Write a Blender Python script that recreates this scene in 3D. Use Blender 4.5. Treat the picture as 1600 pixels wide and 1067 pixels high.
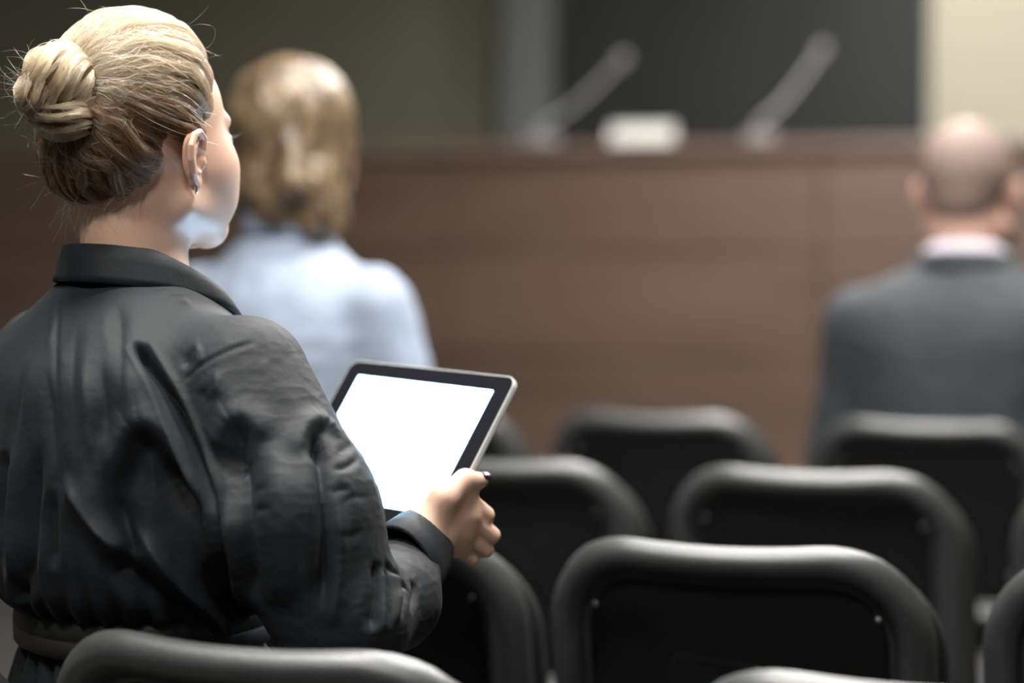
import bpy, bmesh, math, random
import numpy as np
from mathutils import Vector, Matrix
from mathutils.bvhtree import BVHTree

random.seed(7)
rng = np.random.default_rng(7)
scene = bpy.context.scene
COL = scene.collection
for o in list(bpy.data.objects):
    bpy.data.objects.remove(o)

# ------------------------------------------------------------------ camera
CAM_H = 1.16
FPX = 85.0 / 36.0 * 1600.0
PITCH = math.atan((533.5 - 366.0) / FPX)
cam_d = bpy.data.cameras.new('camera')
cam_d.lens = 85.0
cam_d.sensor_width = 36.0
cam_d.clip_start = 0.05
cam_d.clip_end = 60
cam_d.dof.use_dof = True
cam_d.dof.focus_distance = 2.27
cam_d.dof.aperture_fstop = 2.0
cam = bpy.data.objects.new('camera', cam_d)
COL.objects.link(cam)
cam.location = (0, 0, CAM_H)
cam.rotation_euler = (math.pi / 2 - PITCH, 0, 0)
scene.camera = cam

# ------------------------------------------------------------------ world, exposure
world = bpy.data.worlds.new('room_ambient')
scene.world = world
world.use_nodes = True
world.node_tree.nodes['Background'].inputs[0].default_value = (0.9, 0.95, 1.0, 1)
world.node_tree.nodes['Background'].inputs[1].default_value = 0.03
vs = scene.view_settings
vs.view_transform = 'Standard'
vs.look = 'None'
vs.exposure = 1.1
vs.gamma = 1.0
vs.use_curve_mapping = False

# room axes: rows of chairs, the desk and the end wall share this heading
TH = math.radians(21.0)
RF = np.array([math.sin(TH), math.cos(TH), 0.0])     # towards the desk
RR = np.array([math.cos(TH), -math.sin(TH), 0.0])    # to the right along a row


def room(r, f, z=0.0):
    p = RR * r + RF * f
    return np.array([p[0], p[1], z])


# ------------------------------------------------------------------ lamps of the room (ceiling panels)
LAMPS = [  # r, f, width, depth, watts   (ceiling height 3.0)
    (-1.35, 0.25, 0.40, 0.40, 13.0),
    (-0.25, 0.25, 0.40, 0.40, 13.0),
    (-1.40, 1.72, 0.40, 0.40, 29.0),
    (-0.35, 2.35, 0.40, 0.40, 27.0),
    (-1.35, 3.40, 0.40, 0.40, 23.0),
    (-0.25, 3.90, 0.40, 0.40, 24.0),
    (-1.35, 5.10, 0.40, 0.40, 28.0),
    (-0.25, 5.10, 0.40, 0.40, 22.0),
    (-1.55, 6.60, 0.40, 0.40, 26.0),
    (-1.70, 8.55, 0.40, 0.40, 12.5),
]
CEIL = 3.0
for (r, f, w, d, watt) in LAMPS:
    ld = bpy.data.lights.new('panel_light', 'AREA')
    ld.shape = 'RECTANGLE'
    ld.size = w
    ld.size_y = d
    ld.energy = watt
    ld.color = (1.0, 0.975, 0.93)
    lo = bpy.data.objects.new('panel_light', ld)
    COL.objects.link(lo)
    lo.location = room(r, f, CEIL - 0.045)
    lo.rotation_euler = (0, 0, -TH)


# ------------------------------------------------------------------ helpers
def W(px, py, depth):
    """world point seen at photo pixel px,py at depth (world Y)"""
    a = PITCH
    fwd = np.array([0, math.cos(a), -math.sin(a)])
    up = np.array([0, math.sin(a), math.cos(a)])
    d = fwd + (px - 800.0) / FPX * np.array([1.0, 0, 0]) - (py - 533.5) / FPX * up
    return np.array([0, 0, CAM_H]) + d * (depth / d[1])


def tag(o, label=None, cat=None, group=None, kind=None):
    if label: o['label'] = label
    if cat: o['category'] = cat
    if group: o['group'] = group
    if kind: o['kind'] = kind
    return o


def empty(name, loc=(0, 0, 0), rz=0.0):
    o = bpy.data.objects.new(name, None)
    o.empty_display_size = 0.1
    COL.objects.link(o)
    o.location = loc
    o.rotation_euler = (0, 0, rz)
    return o


def mesh_obj(name, verts, faces, mat, parent=None, smooth=True):
    me = bpy.data.meshes.new(name)
    if isinstance(verts, np.ndarray):
        verts = verts.tolist()
    if isinstance(faces, np.ndarray):
        faces = faces.tolist()
    me.from_pydata(verts, [], faces)
    me.update()
    if smooth:
        me.polygons.foreach_set('use_smooth', [True] * len(me.polygons))
    me.materials.append(mat)
    o = bpy.data.objects.new(name, me)
    COL.objects.link(o)
    if parent is not None:
        o.parent = parent
    return o


def bm_obj(name, bm, mat, parent=None, smooth=False):
    me = bpy.data.meshes.new(name)
    bm.normal_update()
    bm.to_mesh(me)
    bm.free()
    if smooth:
        me.polygons.foreach_set('use_smooth', [True] * len(me.polygons))
    me.materials.append(mat)
    o = bpy.data.objects.new(name, me)
    COL.objects.link(o)
    if parent is not None:
        o.parent = parent
    return o


def bm_box(bm, c, s, rz=0.0, bevel=0.0, seg=2):
    r = bmesh.ops.create_cube(bm, size=1.0)
    vs_ = r['verts']
    bmesh.ops.scale(bm, vec=s, verts=vs_)
    if bevel > 0:
        es = list({e for v in vs_ for e in v.link_edges})
        b = bmesh.ops.bevel(bm, geom=es, offset=bevel, segments=seg, profile=0.5, affect='EDGES')
        vs_ = list({v for f in b['faces'] for v in f.verts} | {v for v in vs_ if v.is_valid})
        vs_ = [v for v in vs_ if v.is_valid]
    if rz:
        bmesh.ops.rotate(bm, cent=(0, 0, 0), matrix=Matrix.Rotation(rz, 3, 'Z'), verts=vs_)
    bmesh.ops.translate(bm, vec=c, verts=vs_)
    return vs_


def box_obj(name, c, s, mat, parent=None, rz=0.0, bevel=0.004):
    bm = bmesh.new()
    bm_box(bm, c, s, rz, bevel)
    return bm_obj(name, bm, mat, parent, smooth=False)


def tube(path, rad, n=12, closed=False):
    """verts, faces of a tube along a polyline; rad scalar or list"""
    P = np.asarray(path, float)
    m = len(P)
    rad = np.broadcast_to(np.asarray(rad, float), (m,))
    T = np.gradient(P, axis=0) if not closed else np.roll(P, -1, 0) - np.roll(P, 1, 0)
    T /= np.linalg.norm(T, axis=1)[:, None] + 1e-12
    up = np.array([0, 0, 1.0]) if abs(T[0][2]) < 0.9 else np.array([1.0, 0, 0])
    N = np.cross(T[0], up); N /= np.linalg.norm(N)
    verts = []
    for i in range(m):
        N = N - T[i] * (N @ T[i]); N /= np.linalg.norm(N)
        B = np.cross(T[i], N)
        for k in range(n):
            a = 2 * math.pi * k / n
            verts.append(P[i] + rad[i] * (math.cos(a) * N + math.sin(a) * B))
    faces = []
    rng_i = range(m) if closed else range(m - 1)
    for i in rng_i:
        j = (i + 1) % m
        for k in range(n):
            k2 = (k + 1) % n
            faces.append((i * n + k, i * n + k2, j * n + k2, j * n + k))
    if not closed:
        faces.append(tuple(range(n))[::-1])
        faces.append(tuple((m - 1) * n + k for k in range(n)))
    return np.array(verts), faces


def spline(pts, n):
    """Catmull-Rom through pts"""
    P = np.asarray(pts, float)
    Q = np.vstack([2 * P[0] - P[1], P, 2 * P[-1] - P[-2]])
    out = []
    m = len(P) - 1
    for t in np.linspace(0, m, n):
        i = min(int(t), m - 1); u = t - i
        p0, p1, p2, p3 = Q[i], Q[i + 1], Q[i + 2], Q[i + 3]
        out.append(0.5 * ((2 * p1) + (-p0 + p2) * u + (2 * p0 - 5 * p1 + 4 * p2 - p3) * u * u + (-p0 + 3 * p1 - 3 * p2 + p3) * u ** 3))
    return np.array(out)


# ------------------------------------------------------------------ signed-distance modelling
def sd_ell(p, c, r):
    q = p - np.asarray(c, np.float32)
    r = np.asarray(r, np.float32)
    k0 = np.sqrt(((q / r) ** 2).sum(-1))
    k1 = np.sqrt(((q / (r * r)) ** 2).sum(-1)) + 1e-9
    return k0 * (k0 - 1) / k1


def sd_cone(p, a, b, r1, r2):
    a = np.asarray(a, np.float32); b = np.asarray(b, np.float32)
    pa = p - a; ba = b - a
    h = np.clip((pa @ ba) / (ba @ ba), 0, 1)
    return np.sqrt(((pa - h[:, None] * ba) ** 2).sum(-1)) - (r1 + (r2 - r1) * h)


def sd_chain(p, pts, rads, k=0.0):
    d = None
    for i in range(len(pts) - 1):
        e = sd_cone(p, pts[i], pts[i + 1], rads[i], rads[i + 1])
        d = e if d is None else (smin(d, e, k) if k > 0 else np.minimum(d, e))
    return d


def smin(a, b, k):
    h = np.maximum(k - np.abs(a - b), 0) / k
    return np.minimum(a, b) - h * h * k * 0.25


def smax(a, b, k):
    return -smin(-a, -b, k)


def sd_stack(p, st):
    """stack of ellipses: rows z, a, b, yc [, xc]"""
    st = np.asarray(st, np.float32)
    z = p[:, 2]
    zz = np.clip(z, st[0, 0], st[-1, 0])
    # smooth interpolation
    def ip(col):
        i = np.clip(np.searchsorted(st[:, 0], zz, side='right') - 1, 0, len(st) - 2)
        z0, z1 = st[i, 0], st[i + 1, 0]
        u = (zz - z0) / (z1 - z0)
        m = np.gradient(st[:, col], st[:, 0])
        hgt = z1 - z0
        return ((2 * u ** 3 - 3 * u ** 2 + 1) * st[i, col] + (u ** 3 - 2 * u ** 2 + u) * hgt * m[i]
                + (-2 * u ** 3 + 3 * u ** 2) * st[i + 1, col] + (u ** 3 - u ** 2) * hgt * m[i + 1])
    a = np.maximum(ip(1), 0.004); b = np.maximum(ip(2), 0.004); yc = ip(3)
    k = np.sqrt((p[:, 0] / a) ** 2 + ((p[:, 1] - yc) / b) ** 2)
    d = (k - 1) * np.minimum(a, b)
    cap = np.maximum(st[0, 0] - z, z - st[-1, 0])
    return np.maximum(d * 0.8, cap)


def nets(f, lo, hi, h):
    """surface nets; f takes (n,3) float32"""
    lo = np.asarray(lo, float); hi = np.asarray(hi, float)
    C = 4
    n = (np.ceil((hi - lo) / (h * C)).astype(int)) * C + 1
    nc = (n - 1) // C + 1
    ax = [lo[i] + np.arange(n[i]) * h for i in range(3)]
    axc = [a[::C] for a in ax]
    G = np.stack(np.meshgrid(*axc, indexing='ij'), -1).reshape(-1, 3).astype(np.float32)
    Vc = f(G).reshape(nc)
    # linear upsample
    V = Vc
    for d in range(3):
        i = np.arange(n[d]); i0 = np.minimum(i // C, nc[d] - 2); u = (i - i0 * C) / C
        sh = [1, 1, 1]; sh[d] = -1
        V = np.take(V, i0, d) * (1 - u.reshape(sh)) + np.take(V, i0 + 1, d) * u.reshape(sh)
    V = V.astype(np.float32)
    near = np.abs(V) < h * C * 1.9
    I = np.argwhere(near)
    P = (lo + I * h).astype(np.float32)
    vals = np.empty(len(P), np.float32)
    for s in range(0, len(P), 400000):
        vals[s:s + 400000] = f(P[s:s + 400000])
    V[near] = vals
    ins = V < 0
    cnt = np.zeros(np.array(n) - 1, np.int8)
    for dx in (0, 1):
        for dy in (0, 1):
            for dz in (0, 1):
                cnt += ins[dx:n[0] - 1 + dx, dy:n[1] - 1 + dy, dz:n[2] - 1 + dz]
    cells = (cnt > 0) & (cnt < 8)
    idx = -np.ones(cells.shape, np.int64)
    CI = np.argwhere(cells)
    idx[cells] = np.arange(len(CI))
    acc = np.zeros((len(CI), 3)); num = np.zeros(len(CI))
    corners = [(x, y, z) for x in (0, 1) for y in (0, 1) for z in (0, 1)]
    for c in corners:
        for d in range(3):
            if c[d]: continue
            c2 = list(c); c2[d] = 1
            v0 = V[CI[:, 0] + c[0], CI[:, 1] + c[1], CI[:, 2] + c[2]]
            v1 = V[CI[:, 0] + c2[0], CI[:, 1] + c2[1], CI[:, 2] + c2[2]]
            m = (v0 < 0) != (v1 < 0)
            t = np.where(m, v0 / np.where(m, v0 - v1, 1), 0)
            pt = np.tile(np.array(c, float), (len(CI), 1)); pt[:, d] += t
            acc[m] += pt[m]; num[m] += 1
    verts = lo + (CI + acc / np.maximum(num, 1)[:, None]) * h
    faces = []
    for d in range(3):
        e1, e2 = (d + 1) % 3, (d + 2) % 3
        sl0 = [slice(None)] * 3; sl1 = [slice(None)] * 3
        sl0[d] = slice(0, n[d] - 1); sl1[d] = slice(1, n[d])
        a = ins[tuple(sl0)]; b = ins[tuple(sl1)]
        E_ = np.argwhere(a != b)
        ok = (E_[:, e1] > 0) & (E_[:, e2] > 0) & (E_[:, e1] < n[e1] - 1) & (E_[:, e2] < n[e2] - 1)
        E_ = E_[ok]
        if not len(E_): continue
        flip = a[E_[:, 0], E_[:, 1], E_[:, 2]]
        q = []
        for (o1, o2) in ((-1, -1), (0, -1), (0, 0), (-1, 0)):
            K = E_.copy(); K[:, e1] += o1; K[:, e2] += o2
            q.append(idx[K[:, 0], K[:, 1], K[:, 2]])
        q = np.stack(q, 1)
        q[~flip] = q[~flip][:, ::-1]
        faces.append(q)
    F = np.vstack(faces)
    F = F[(F >= 0).all(1)]
    return verts, F


def vnormals(v, f):
    f4 = f
    n = np.cross(v[f4[:, 2]] - v[f4[:, 0]], v[f4[:, 3]] - v[f4[:, 1]])
    out = np.zeros_like(v)
    for k in range(4):
        for c in range(3):
            out[:, c] += np.bincount(f4[:, k], n[:, c], len(v))
    return out / (np.linalg.norm(out, axis=1)[:, None] + 1e-12)


def smooth(v, f, it=2, lam=0.5):
    e = np.vstack([f[:, [0, 1]], f[:, [1, 2]], f[:, [2, 3]], f[:, [3, 0]]])
    deg = np.bincount(e[:, 0], minlength=len(v)).astype(float)
    deg += np.bincount(e[:, 1], minlength=len(v))
    for _ in range(it):
        s = np.zeros_like(v)
        for c in range(3):
            s[:, c] = np.bincount(e[:, 0], v[e[:, 1], c], len(v)) + np.bincount(e[:, 1], v[e[:, 0], c], len(v))
        v = v + lam * (s / np.maximum(deg, 1)[:, None] - v)
    return v


def join(parts):
    V = []; F = []; k = 0
    for v, f in parts:
        V.append(np.asarray(v)); F += [tuple(int(i) + k for i in q) for q in f]
        k += len(v)
    return np.vstack(V), F


def vnoise(p, scale, seed=0):
    """smooth value noise on points"""
    q = p / scale + seed * 17.31
    i = np.floor(q).astype(np.int64); u = q - i; u = u * u * (3 - 2 * u)
    def hsh(a, b, c):
        n = (a * 374761393 + b * 668265263 + c * 2147483647 + seed * 974634) & 0x7fffffff
        n = ((n ^ (n >> 13)) * 1274126177) & 0x7fffffff
        return ((n ^ (n >> 16)) & 0xffff) / 65535.0 * 2 - 1
    r = 0
    for dx in (0, 1):
        for dy in (0, 1):
            for dz in (0, 1):
                w = (u[:, 0] if dx else 1 - u[:, 0]) * (u[:, 1] if dy else 1 - u[:, 1]) * (u[:, 2] if dz else 1 - u[:, 2])
                r = r + w * hsh(i[:, 0] + dx, i[:, 1] + dy, i[:, 2] + dz)
    return r


# ------------------------------------------------------------------ materials
def new_mat(name):
    m = bpy.data.materials.new(name)
    m.use_nodes = True
    nt = m.node_tree
    b = nt.nodes['Principled BSDF']
    return m, nt, b


def noise_node(nt, scale, detail=3.0, rough=0.55, vec=None, stretch=None):
    t = nt.nodes.new('ShaderNodeTexNoise')
    t.inputs['Scale'].default_value = scale
    t.inputs['Detail'].default_value = detail
    t.inputs['Roughness'].default_value = rough
    c = nt.nodes.new('ShaderNodeTexCoord')
    if stretch is not None:
        mp = nt.nodes.new('ShaderNodeMapping')
        mp.inputs['Scale'].default_value = stretch
        nt.links.new(c.outputs['Object'], mp.inputs['Vector'])
        nt.links.new(mp.outputs['Vector'], t.inputs['Vector'])
    else:
        nt.links.new(c.outputs['Object'], t.inputs['Vector'])
    return t


def ramp(nt, fac, stops):
    r = nt.nodes.new('ShaderNodeValToRGB')
    el = r.color_ramp.elements
    while len(el) < len(stops):
        el.new(0.5)
    for e, (p, c) in zip(el, stops):
        e.position = p
        e.color = (*c, 1)
    nt.links.new(fac, r.inputs['Fac'])
    return r


def bump(nt, b, height, strength, dist):
    n = nt.nodes.new('ShaderNodeBump')
    n.inputs['Strength'].default_value = strength
    n.inputs['Distance'].default_value = dist
    nt.links.new(height, n.inputs['Height'])
    nt.links.new(n.outputs['Normal'], b.inputs['Normal'])


def simple(name, col, rough=0.5, metal=0.0, var=0.12, nscale=8.0, spec=0.5, bstr=0.0, bscale=200.0, bdist=0.001, stretch=None, sheen=0.0):
    m, nt, b = new_mat(name)
    t = noise_node(nt, nscale, stretch=stretch)
    c0 = tuple(max(0, c * (1 - var)) for c in col); c1 = tuple(min(1, c * (1 + var)) for c in col)
    r = ramp(nt, t.outputs['Fac'], [(0.3, c0), (0.7, c1)])
    nt.links.new(r.outputs['Color'], b.inputs['Base Color'])
    b.inputs['Roughness'].default_value = rough
    b.inputs['Metallic'].default_value = metal
    b.inputs['Specular IOR Level'].default_value = spec
    if sheen:
        b.inputs['Sheen Weight'].default_value = sheen
        b.inputs['Sheen Roughness'].default_value = 0.4
    if bstr:
        t2 = noise_node(nt, bscale, 2.0)
        bump(nt, b, t2.outputs['Fac'], bstr, bdist)
    return m


def skin_mat(name, col, rough=0.45, sub=0.25):
    m, nt, b = new_mat(name)
    t = noise_node(nt, 22.0, 4.0)
    r = ramp(nt, t.outputs['Fac'], [(0.3, tuple(c * k for c, k in zip(col, (0.97, 0.90, 0.88)))), (0.7, tuple(min(1, c * 1.04) for c in col))])
    nt.links.new(r.outputs['Color'], b.inputs['Base Color'])
    b.inputs['Roughness'].default_value = rough
    b.inputs['Subsurface Weight'].default_value = sub
    b.inputs['Subsurface Radius'].default_value = (0.012, 0.005, 0.003)
    b.inputs['Subsurface Scale'].default_value = 0.6
    t2 = noise_node(nt, 600.0, 2.0)
    bump(nt, b, t2.outputs['Fac'], 0.12, 0.0006)
    return m


def emit_mat(name, col, s):
    m, nt, b = new_mat(name)
    b.inputs['Base Color'].default_value = (*col, 1)
    b.inputs['Emission Color'].default_value = (*col, 1)
    b.inputs['Emission Strength'].default_value = s
    return m


def hair_mat(name, col, rough=0.32, radial=0.35, rr=0.3, ior=1.36):
    m = bpy.data.materials.new(name)
    m.use_nodes = True
    nt = m.node_tree
    nt.nodes.clear()
    out = nt.nodes.new('ShaderNodeOutputMaterial')
    h = nt.nodes.new('ShaderNodeBsdfHairPrincipled')
    h.parametrization = 'COLOR'
    info = nt.nodes.new('ShaderNodeAttribute')
    info.attribute_name = 'tone'
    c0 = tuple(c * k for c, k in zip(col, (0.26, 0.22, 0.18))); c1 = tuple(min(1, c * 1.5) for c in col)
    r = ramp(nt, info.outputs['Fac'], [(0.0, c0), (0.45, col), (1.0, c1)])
    nt.links.new(r.outputs['Color'], h.inputs['Color'])
    h.inputs['Roughness'].default_value = rough
    h.inputs['Radial Roughness'].default_value = radial
    h.inputs['Random Roughness'].default_value = rr
    h.inputs['IOR'].default_value = ior
    nt.links.new(h.outputs[0], out.inputs[0])
    return m


def wood_mat(name):
    m, nt, b = new_mat(name)
    t = noise_node(nt, 3.0, 6.0, 0.6, stretch=(0.5, 0.5, 9.0))
    t2 = noise_node(nt, 0.9, 2.0, 0.5, stretch=(0.4, 0.4, 2.6))
    mx = nt.nodes.new('ShaderNodeMath'); mx.operation = 'ADD'
    nt.links.new(t.outputs['Fac'], mx.inputs[0]); nt.links.new(t2.outputs['Fac'], mx.inputs[1])
    hm = nt.nodes.new('ShaderNodeMath'); hm.operation = 'MULTIPLY'; hm.inputs[1].default_value = 0.5
    nt.links.new(mx.outputs[0], hm.inputs[0])
    r = ramp(nt, hm.outputs[0], [(0.36, (0.082, 0.056, 0.043)), (0.5, (0.122, 0.082, 0.063)), (0.64, (0.155, 0.105, 0.082))])
    nt.links.new(r.outputs['Color'], b.inputs['Base Color'])
    b.inputs['Roughness'].default_value = 0.42
    bump(nt, b, t.outputs['Fac'], 0.1, 0.002)
    return m


def shirt_mat(name, col, rough=0.5, spec=0.45):
    m, nt, b = new_mat(name)
    t = noise_node(nt, 14.0, 4.0)
    r = ramp(nt, t.outputs['Fac'], [(0.3, tuple(c * 0.85 for c in col)), (0.7, tuple(c * 1.12 for c in col))])
    nt.links.new(r.outputs['Color'], b.inputs['Base Color'])
    b.inputs['Roughness'].default_value = rough
    b.inputs['Specular IOR Level'].default_value = spec
    b.inputs['Sheen Weight'].default_value = 0.012
    b.inputs['Sheen Roughness'].default_value = 0.5
    t1 = noise_node(nt, 55.0, 5.0, 0.6)
    t2 = noise_node(nt, 1300.0, 1.0)
    a = nt.nodes.new('ShaderNodeMath'); a.operation = 'MULTIPLY_ADD'; a.inputs[1].default_value = 0.12
    nt.links.new(t2.outputs['Fac'], a.inputs[0]); nt.links.new(t1.outputs['Fac'], a.inputs[2])
    bump(nt, b, a.outputs[0], 0.45, 0.0020)
    return m


M = {}
M['skin'] = skin_mat('fair_skin', (0.74, 0.50, 0.38))
M['skin_m'] = skin_mat('pink_skin', (0.52, 0.33, 0.27), 0.6)
M['shirt'] = shirt_mat('black_cotton', (0.0165, 0.0190, 0.0225), 0.62, 0.22)
M['belt'] = simple('black_band', (0.02, 0.019, 0.017), 0.6, bstr=0.3, bscale=300)
M['hair'] = hair_mat('blond_hair', (0.36, 0.264, 0.168), 0.27)
M['hair_dark'] = hair_mat('brown_hair', (0.13, 0.085, 0.055), 0.6, 0.6, ior=1.16)
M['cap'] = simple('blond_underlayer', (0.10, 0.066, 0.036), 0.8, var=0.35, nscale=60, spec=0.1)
M['tie'] = simple('dark_elastic', (0.02, 0.012, 0.010), 0.35)
M['silver'] = simple('silver', (0.85, 0.83, 0.8), 0.18, 1.0, var=0.03)
M['nail'] = simple('dark_plum_polish', (0.02, 0.008, 0.02), 0.08, var=0.05, spec=0.8)
M['lash'] = simple('dark_lash', (0.01, 0.008, 0.006), 0.6)
M['eye'] = simple('eye_white', (0.75, 0.72, 0.7), 0.15, var=0.05)
M['iris'] = simple('blue_iris', (0.06, 0.12, 0.2), 0.1, nscale=300)
M['chair'] = simple('black_plastic', (0.034, 0.037, 0.0375), 0.41, var=0.15, nscale=30, spec=1.0, bstr=0.35, bscale=420, bdist=0.0012)
M['panel'] = simple('black_panel', (0.008, 0.008, 0.0082), 0.55, var=0.15, nscale=30, spec=0.25, bstr=0.2, bscale=500, bdist=0.0008)
M['cushion'] = simple('black_upholstery', (0.016, 0.016, 0.017), 0.75, bstr=0.4, bscale=500)
M['screw'] = simple('screw_steel', (0.5, 0.5, 0.5), 0.25, 1.0, var=0.05)
M['leg'] = simple('grey_steel', (0.12, 0.12, 0.125), 0.35, 0.9, var=0.08)
M['wood'] = wood_mat('brown_veneer')
M['wood_top'] = simple('brown_top', (0.17, 0.12, 0.10), 0.35, stretch=(1, 8, 8), var=0.2)
M['olive'] = simple('olive_wall', (0.26, 0.25, 0.195), 0.85, var=0.05, nscale=1.5)
M['cream'] = simple('cream_wall', (0.62, 0.58, 0.46), 0.85, var=0.03, nscale=1.5)
M['post'] = simple('grey_post', (0.24, 0.26, 0.245), 0.5, var=0.05)
M['screen'] = simple('charcoal_board', (0.036, 0.039, 0.040), 0.55, var=0.12, nscale=1.0)
M['floor'] = simple('dark_carpet', (0.05, 0.047, 0.045), 0.95, var=0.25, nscale=300, bstr=0.5, bscale=900, bdist=0.004)
M['ceiling'] = simple('ceiling_tile', (0.62, 0.62, 0.6), 0.9, var=0.03, nscale=40, bstr=0.2, bscale=120)
M['white'] = simple('white_card', (0.8, 0.8, 0.77), 0.5, var=0.02)
M['mic'] = simple('microphone_metal', (0.55, 0.56, 0.57), 0.3, 0.6, var=0.05)
M['foam'] = simple('microphone_foam', (0.30, 0.30, 0.31), 0.8, bstr=0.5, bscale=400)
M['lampframe'] = simple('lamp_frame', (0.75, 0.75, 0.74), 0.4, var=0.02)
M['diffuser'] = emit_mat('lamp_diffuser', (1.0, 0.96, 0.9), 3.0)
M['shirt_b'] = shirt_mat('pale_blue_cotton', (0.31, 0.36, 0.455), 0.8, 0.2)
M['suit'] = simple('charcoal_wool', (0.034, 0.038, 0.044), 0.8, var=0.15, nscale=90, bstr=0.25, bscale=700, sheen=0.04)
M['shirt_w'] = shirt_mat('lilac_white_cotton', (0.70, 0.66, 0.74), 0.8, 0.2)
M['stubble'] = simple('cropped_hair', (0.19, 0.135, 0.115), 0.75, var=0.25, nscale=400)
M['beard'] = simple('brown_beard', (0.09, 0.05, 0.03), 0.8, var=0.3, nscale=250, bstr=0.6, bscale=350, bdist=0.004)
M['hair_w'] = simple('honey_blond_hair', (0.135, 0.092, 0.052), 0.36, var=0.8, nscale=38, stretch=(1, 1, 0.35), spec=0.6)
M['hair_w2'] = hair_mat('honey_blond_strands', (0.52, 0.38, 0.22))
M['trouser'] = simple('dark_trousers', (0.02, 0.021, 0.025), 0.8)
M['shoe'] = simple('black_leather', (0.01, 0.01, 0.01), 0.3)
M['tab_body'] = simple('tablet_aluminium', (0.80, 0.82, 0.81), 0.3, 0.25, var=0.03)
M['tab_glass'] = simple('tablet_bezel', (0.012, 0.012, 0.016), 0.12, var=0.05, spec=0.6)
M['tab_screen'] = emit_mat('tablet_screen', (0.44, 0.70, 1.0), 5.2)

# ------------------------------------------------------------------ room shell
def r_at(px, f):
    t = (px - 800.0) / FPX
    z = f / (t * math.sin(TH) + math.cos(TH))
    return z * (t * math.cos(TH) - math.sin(TH))


def room_box(name, r0, r1, f0, f1, z0, z1, mat, parent=None, bevel=0.0):
    c = room((r0 + r1) / 2, (f0 + f1) / 2, (z0 + z1) / 2)
    return box_obj(name, c, (r1 - r0, f1 - f0, z1 - z0), mat, parent, rz=-TH, bevel=bevel)


WF = 9.7       # end wall, distance along the room
tag(room_box('floor', -6.5, 5.0, -1.5, WF + 0.4, -0.1, 0.0, M['floor']), 'dark carpet floor under the rows of chairs', kind='structure')
tag(room_box('ceiling', -6.5, 5.0, -1.5, WF + 0.4, CEIL, CEIL + 0.1, M['ceiling']), 'pale ceiling above the hall', kind='structure')
rp0, rp1, rs1 = r_at(788, WF - 0.1), r_at(860, WF - 0.1), r_at(1456, WF - 0.06)
tag(room_box('wall_back', -6.5, 5.0, WF, WF + 0.2, 0.0, CEIL, M['olive']), 'dim olive end wall behind the desk', kind='structure')
tag(room_box('wall_right', rs1, 5.0, WF - 0.14, WF - 0.002, 0.0, CEIL, M['cream']), 'cream wall section to the right of the dark board', kind='structure')
tag(room_box('wall_left', -6.7, -6.5, -1.5, WF + 0.2, 0.0, CEIL, M['olive']), 'olive side wall far to the left', kind='structure')
tag(room_box('wall_side', 5.0, 5.2, -1.5, WF + 0.2, 0.0, CEIL, M['cream']), 'cream side wall far to the right', kind='structure')
tag(room_box('trim_1', rp0, rp1, WF - 0.16, WF - 0.002, 0.0, CEIL, M['post'], bevel=0.008), 'grey upright post beside the dark board', kind='structure')
tag(room_box('stage_platform', -6.4, 4.9, 6.6, WF - 0.01, 0.0, 0.40, M['wood_top']), 'low stage platform carrying the long desk', kind='structure')

# dark board on the end wall
brd = empty('presentation_board', room((rp1 + rs1) / 2, WF - 0.03, 0.9))
tag(brd, 'large charcoal board filling the wall between grey post and cream wall', 'board')


def child_room_box(name, r0, r1, f0, f1, z0, z1, mat, par, bevel=0.004):
    o = room_box(name, r0, r1, f0, f1, z0, z1, mat, None, bevel)
    o.parent = par
    o.matrix_parent_inverse = Matrix.Translation(par.location).inverted() if par.rotation_euler.z == 0 else par.matrix_basis.inverted()
    return o


child_room_box('board_surface', rp1 + 0.03, rs1 - 0.02, WF - 0.045, WF - 0.002, 0.9, 2.85, M['screen'], brd)
child_room_box('board_frame', rp1 + 0.002, rp1 + 0.03, WF - 0.06, WF - 0.002, 0.88, 2.87, M['tab_glass'], brd)
child_room_box('board_frame', rs1 - 0.02, rs1 - 0.002, WF - 0.06, WF - 0.002, 0.88, 2.87, M['tab_glass'], brd)

# ------------------------------------------------------------------ ceiling lamps (housings of the panel lights)
LAMP_AT = ['behind the camera, over the woman in black', 'behind the camera, farther right', 'right over the woman in black', 'over the sharply focused chair', 'over the woman in pale blue', 'over the chair in the third row', 'behind the man in the suit', 'to the right of the man in the suit', 'close in front of the brown desk', 'over the microphones on stage']
for (r, f, w, d, watt), where in zip(LAMPS, LAMP_AT):
    L = empty('ceiling_lamp', room(r, f, CEIL - 0.03), -TH)
    tag(L, 'flat square ceiling lamp panel ' + where, 'lamp', 'ceiling lamp panels')
    box_obj('diffuser', (0, 0, 0.004), (w, d, 0.012), M['diffuser'], L, bevel=0)
    for sx in (-1, 1):
        box_obj('frame', (sx * (w / 2 + 0.012), 0, 0.01), (0.024, d + 0.048, 0.04), M['lampframe'], L)
        box_obj('frame', (0, sx * (d / 2 + 0.012), 0.01), (w, 0.024, 0.04), M['lampframe'], L)

# ------------------------------------------------------------------ desk on the platform
DF = 7.62
DTOP = CAM_H + 0.303
desk = empty('conference_desk', room(0, DF, 0.40), -TH)
tag(desk, 'long brown wood-veneer panel desk on the stage', 'desk')


def loc_box(name, r0, r1, f0, f1, z0, z1, mat, par, of=DF, oz=0.40, bevel=0.004):
    return box_obj(name, ((r0 + r1) / 2, (f0 + f1) / 2 - of, (z0 + z1) / 2 - oz), (r1 - r0, f1 - f0, z1 - z0), mat, par, bevel=bevel)


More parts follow.
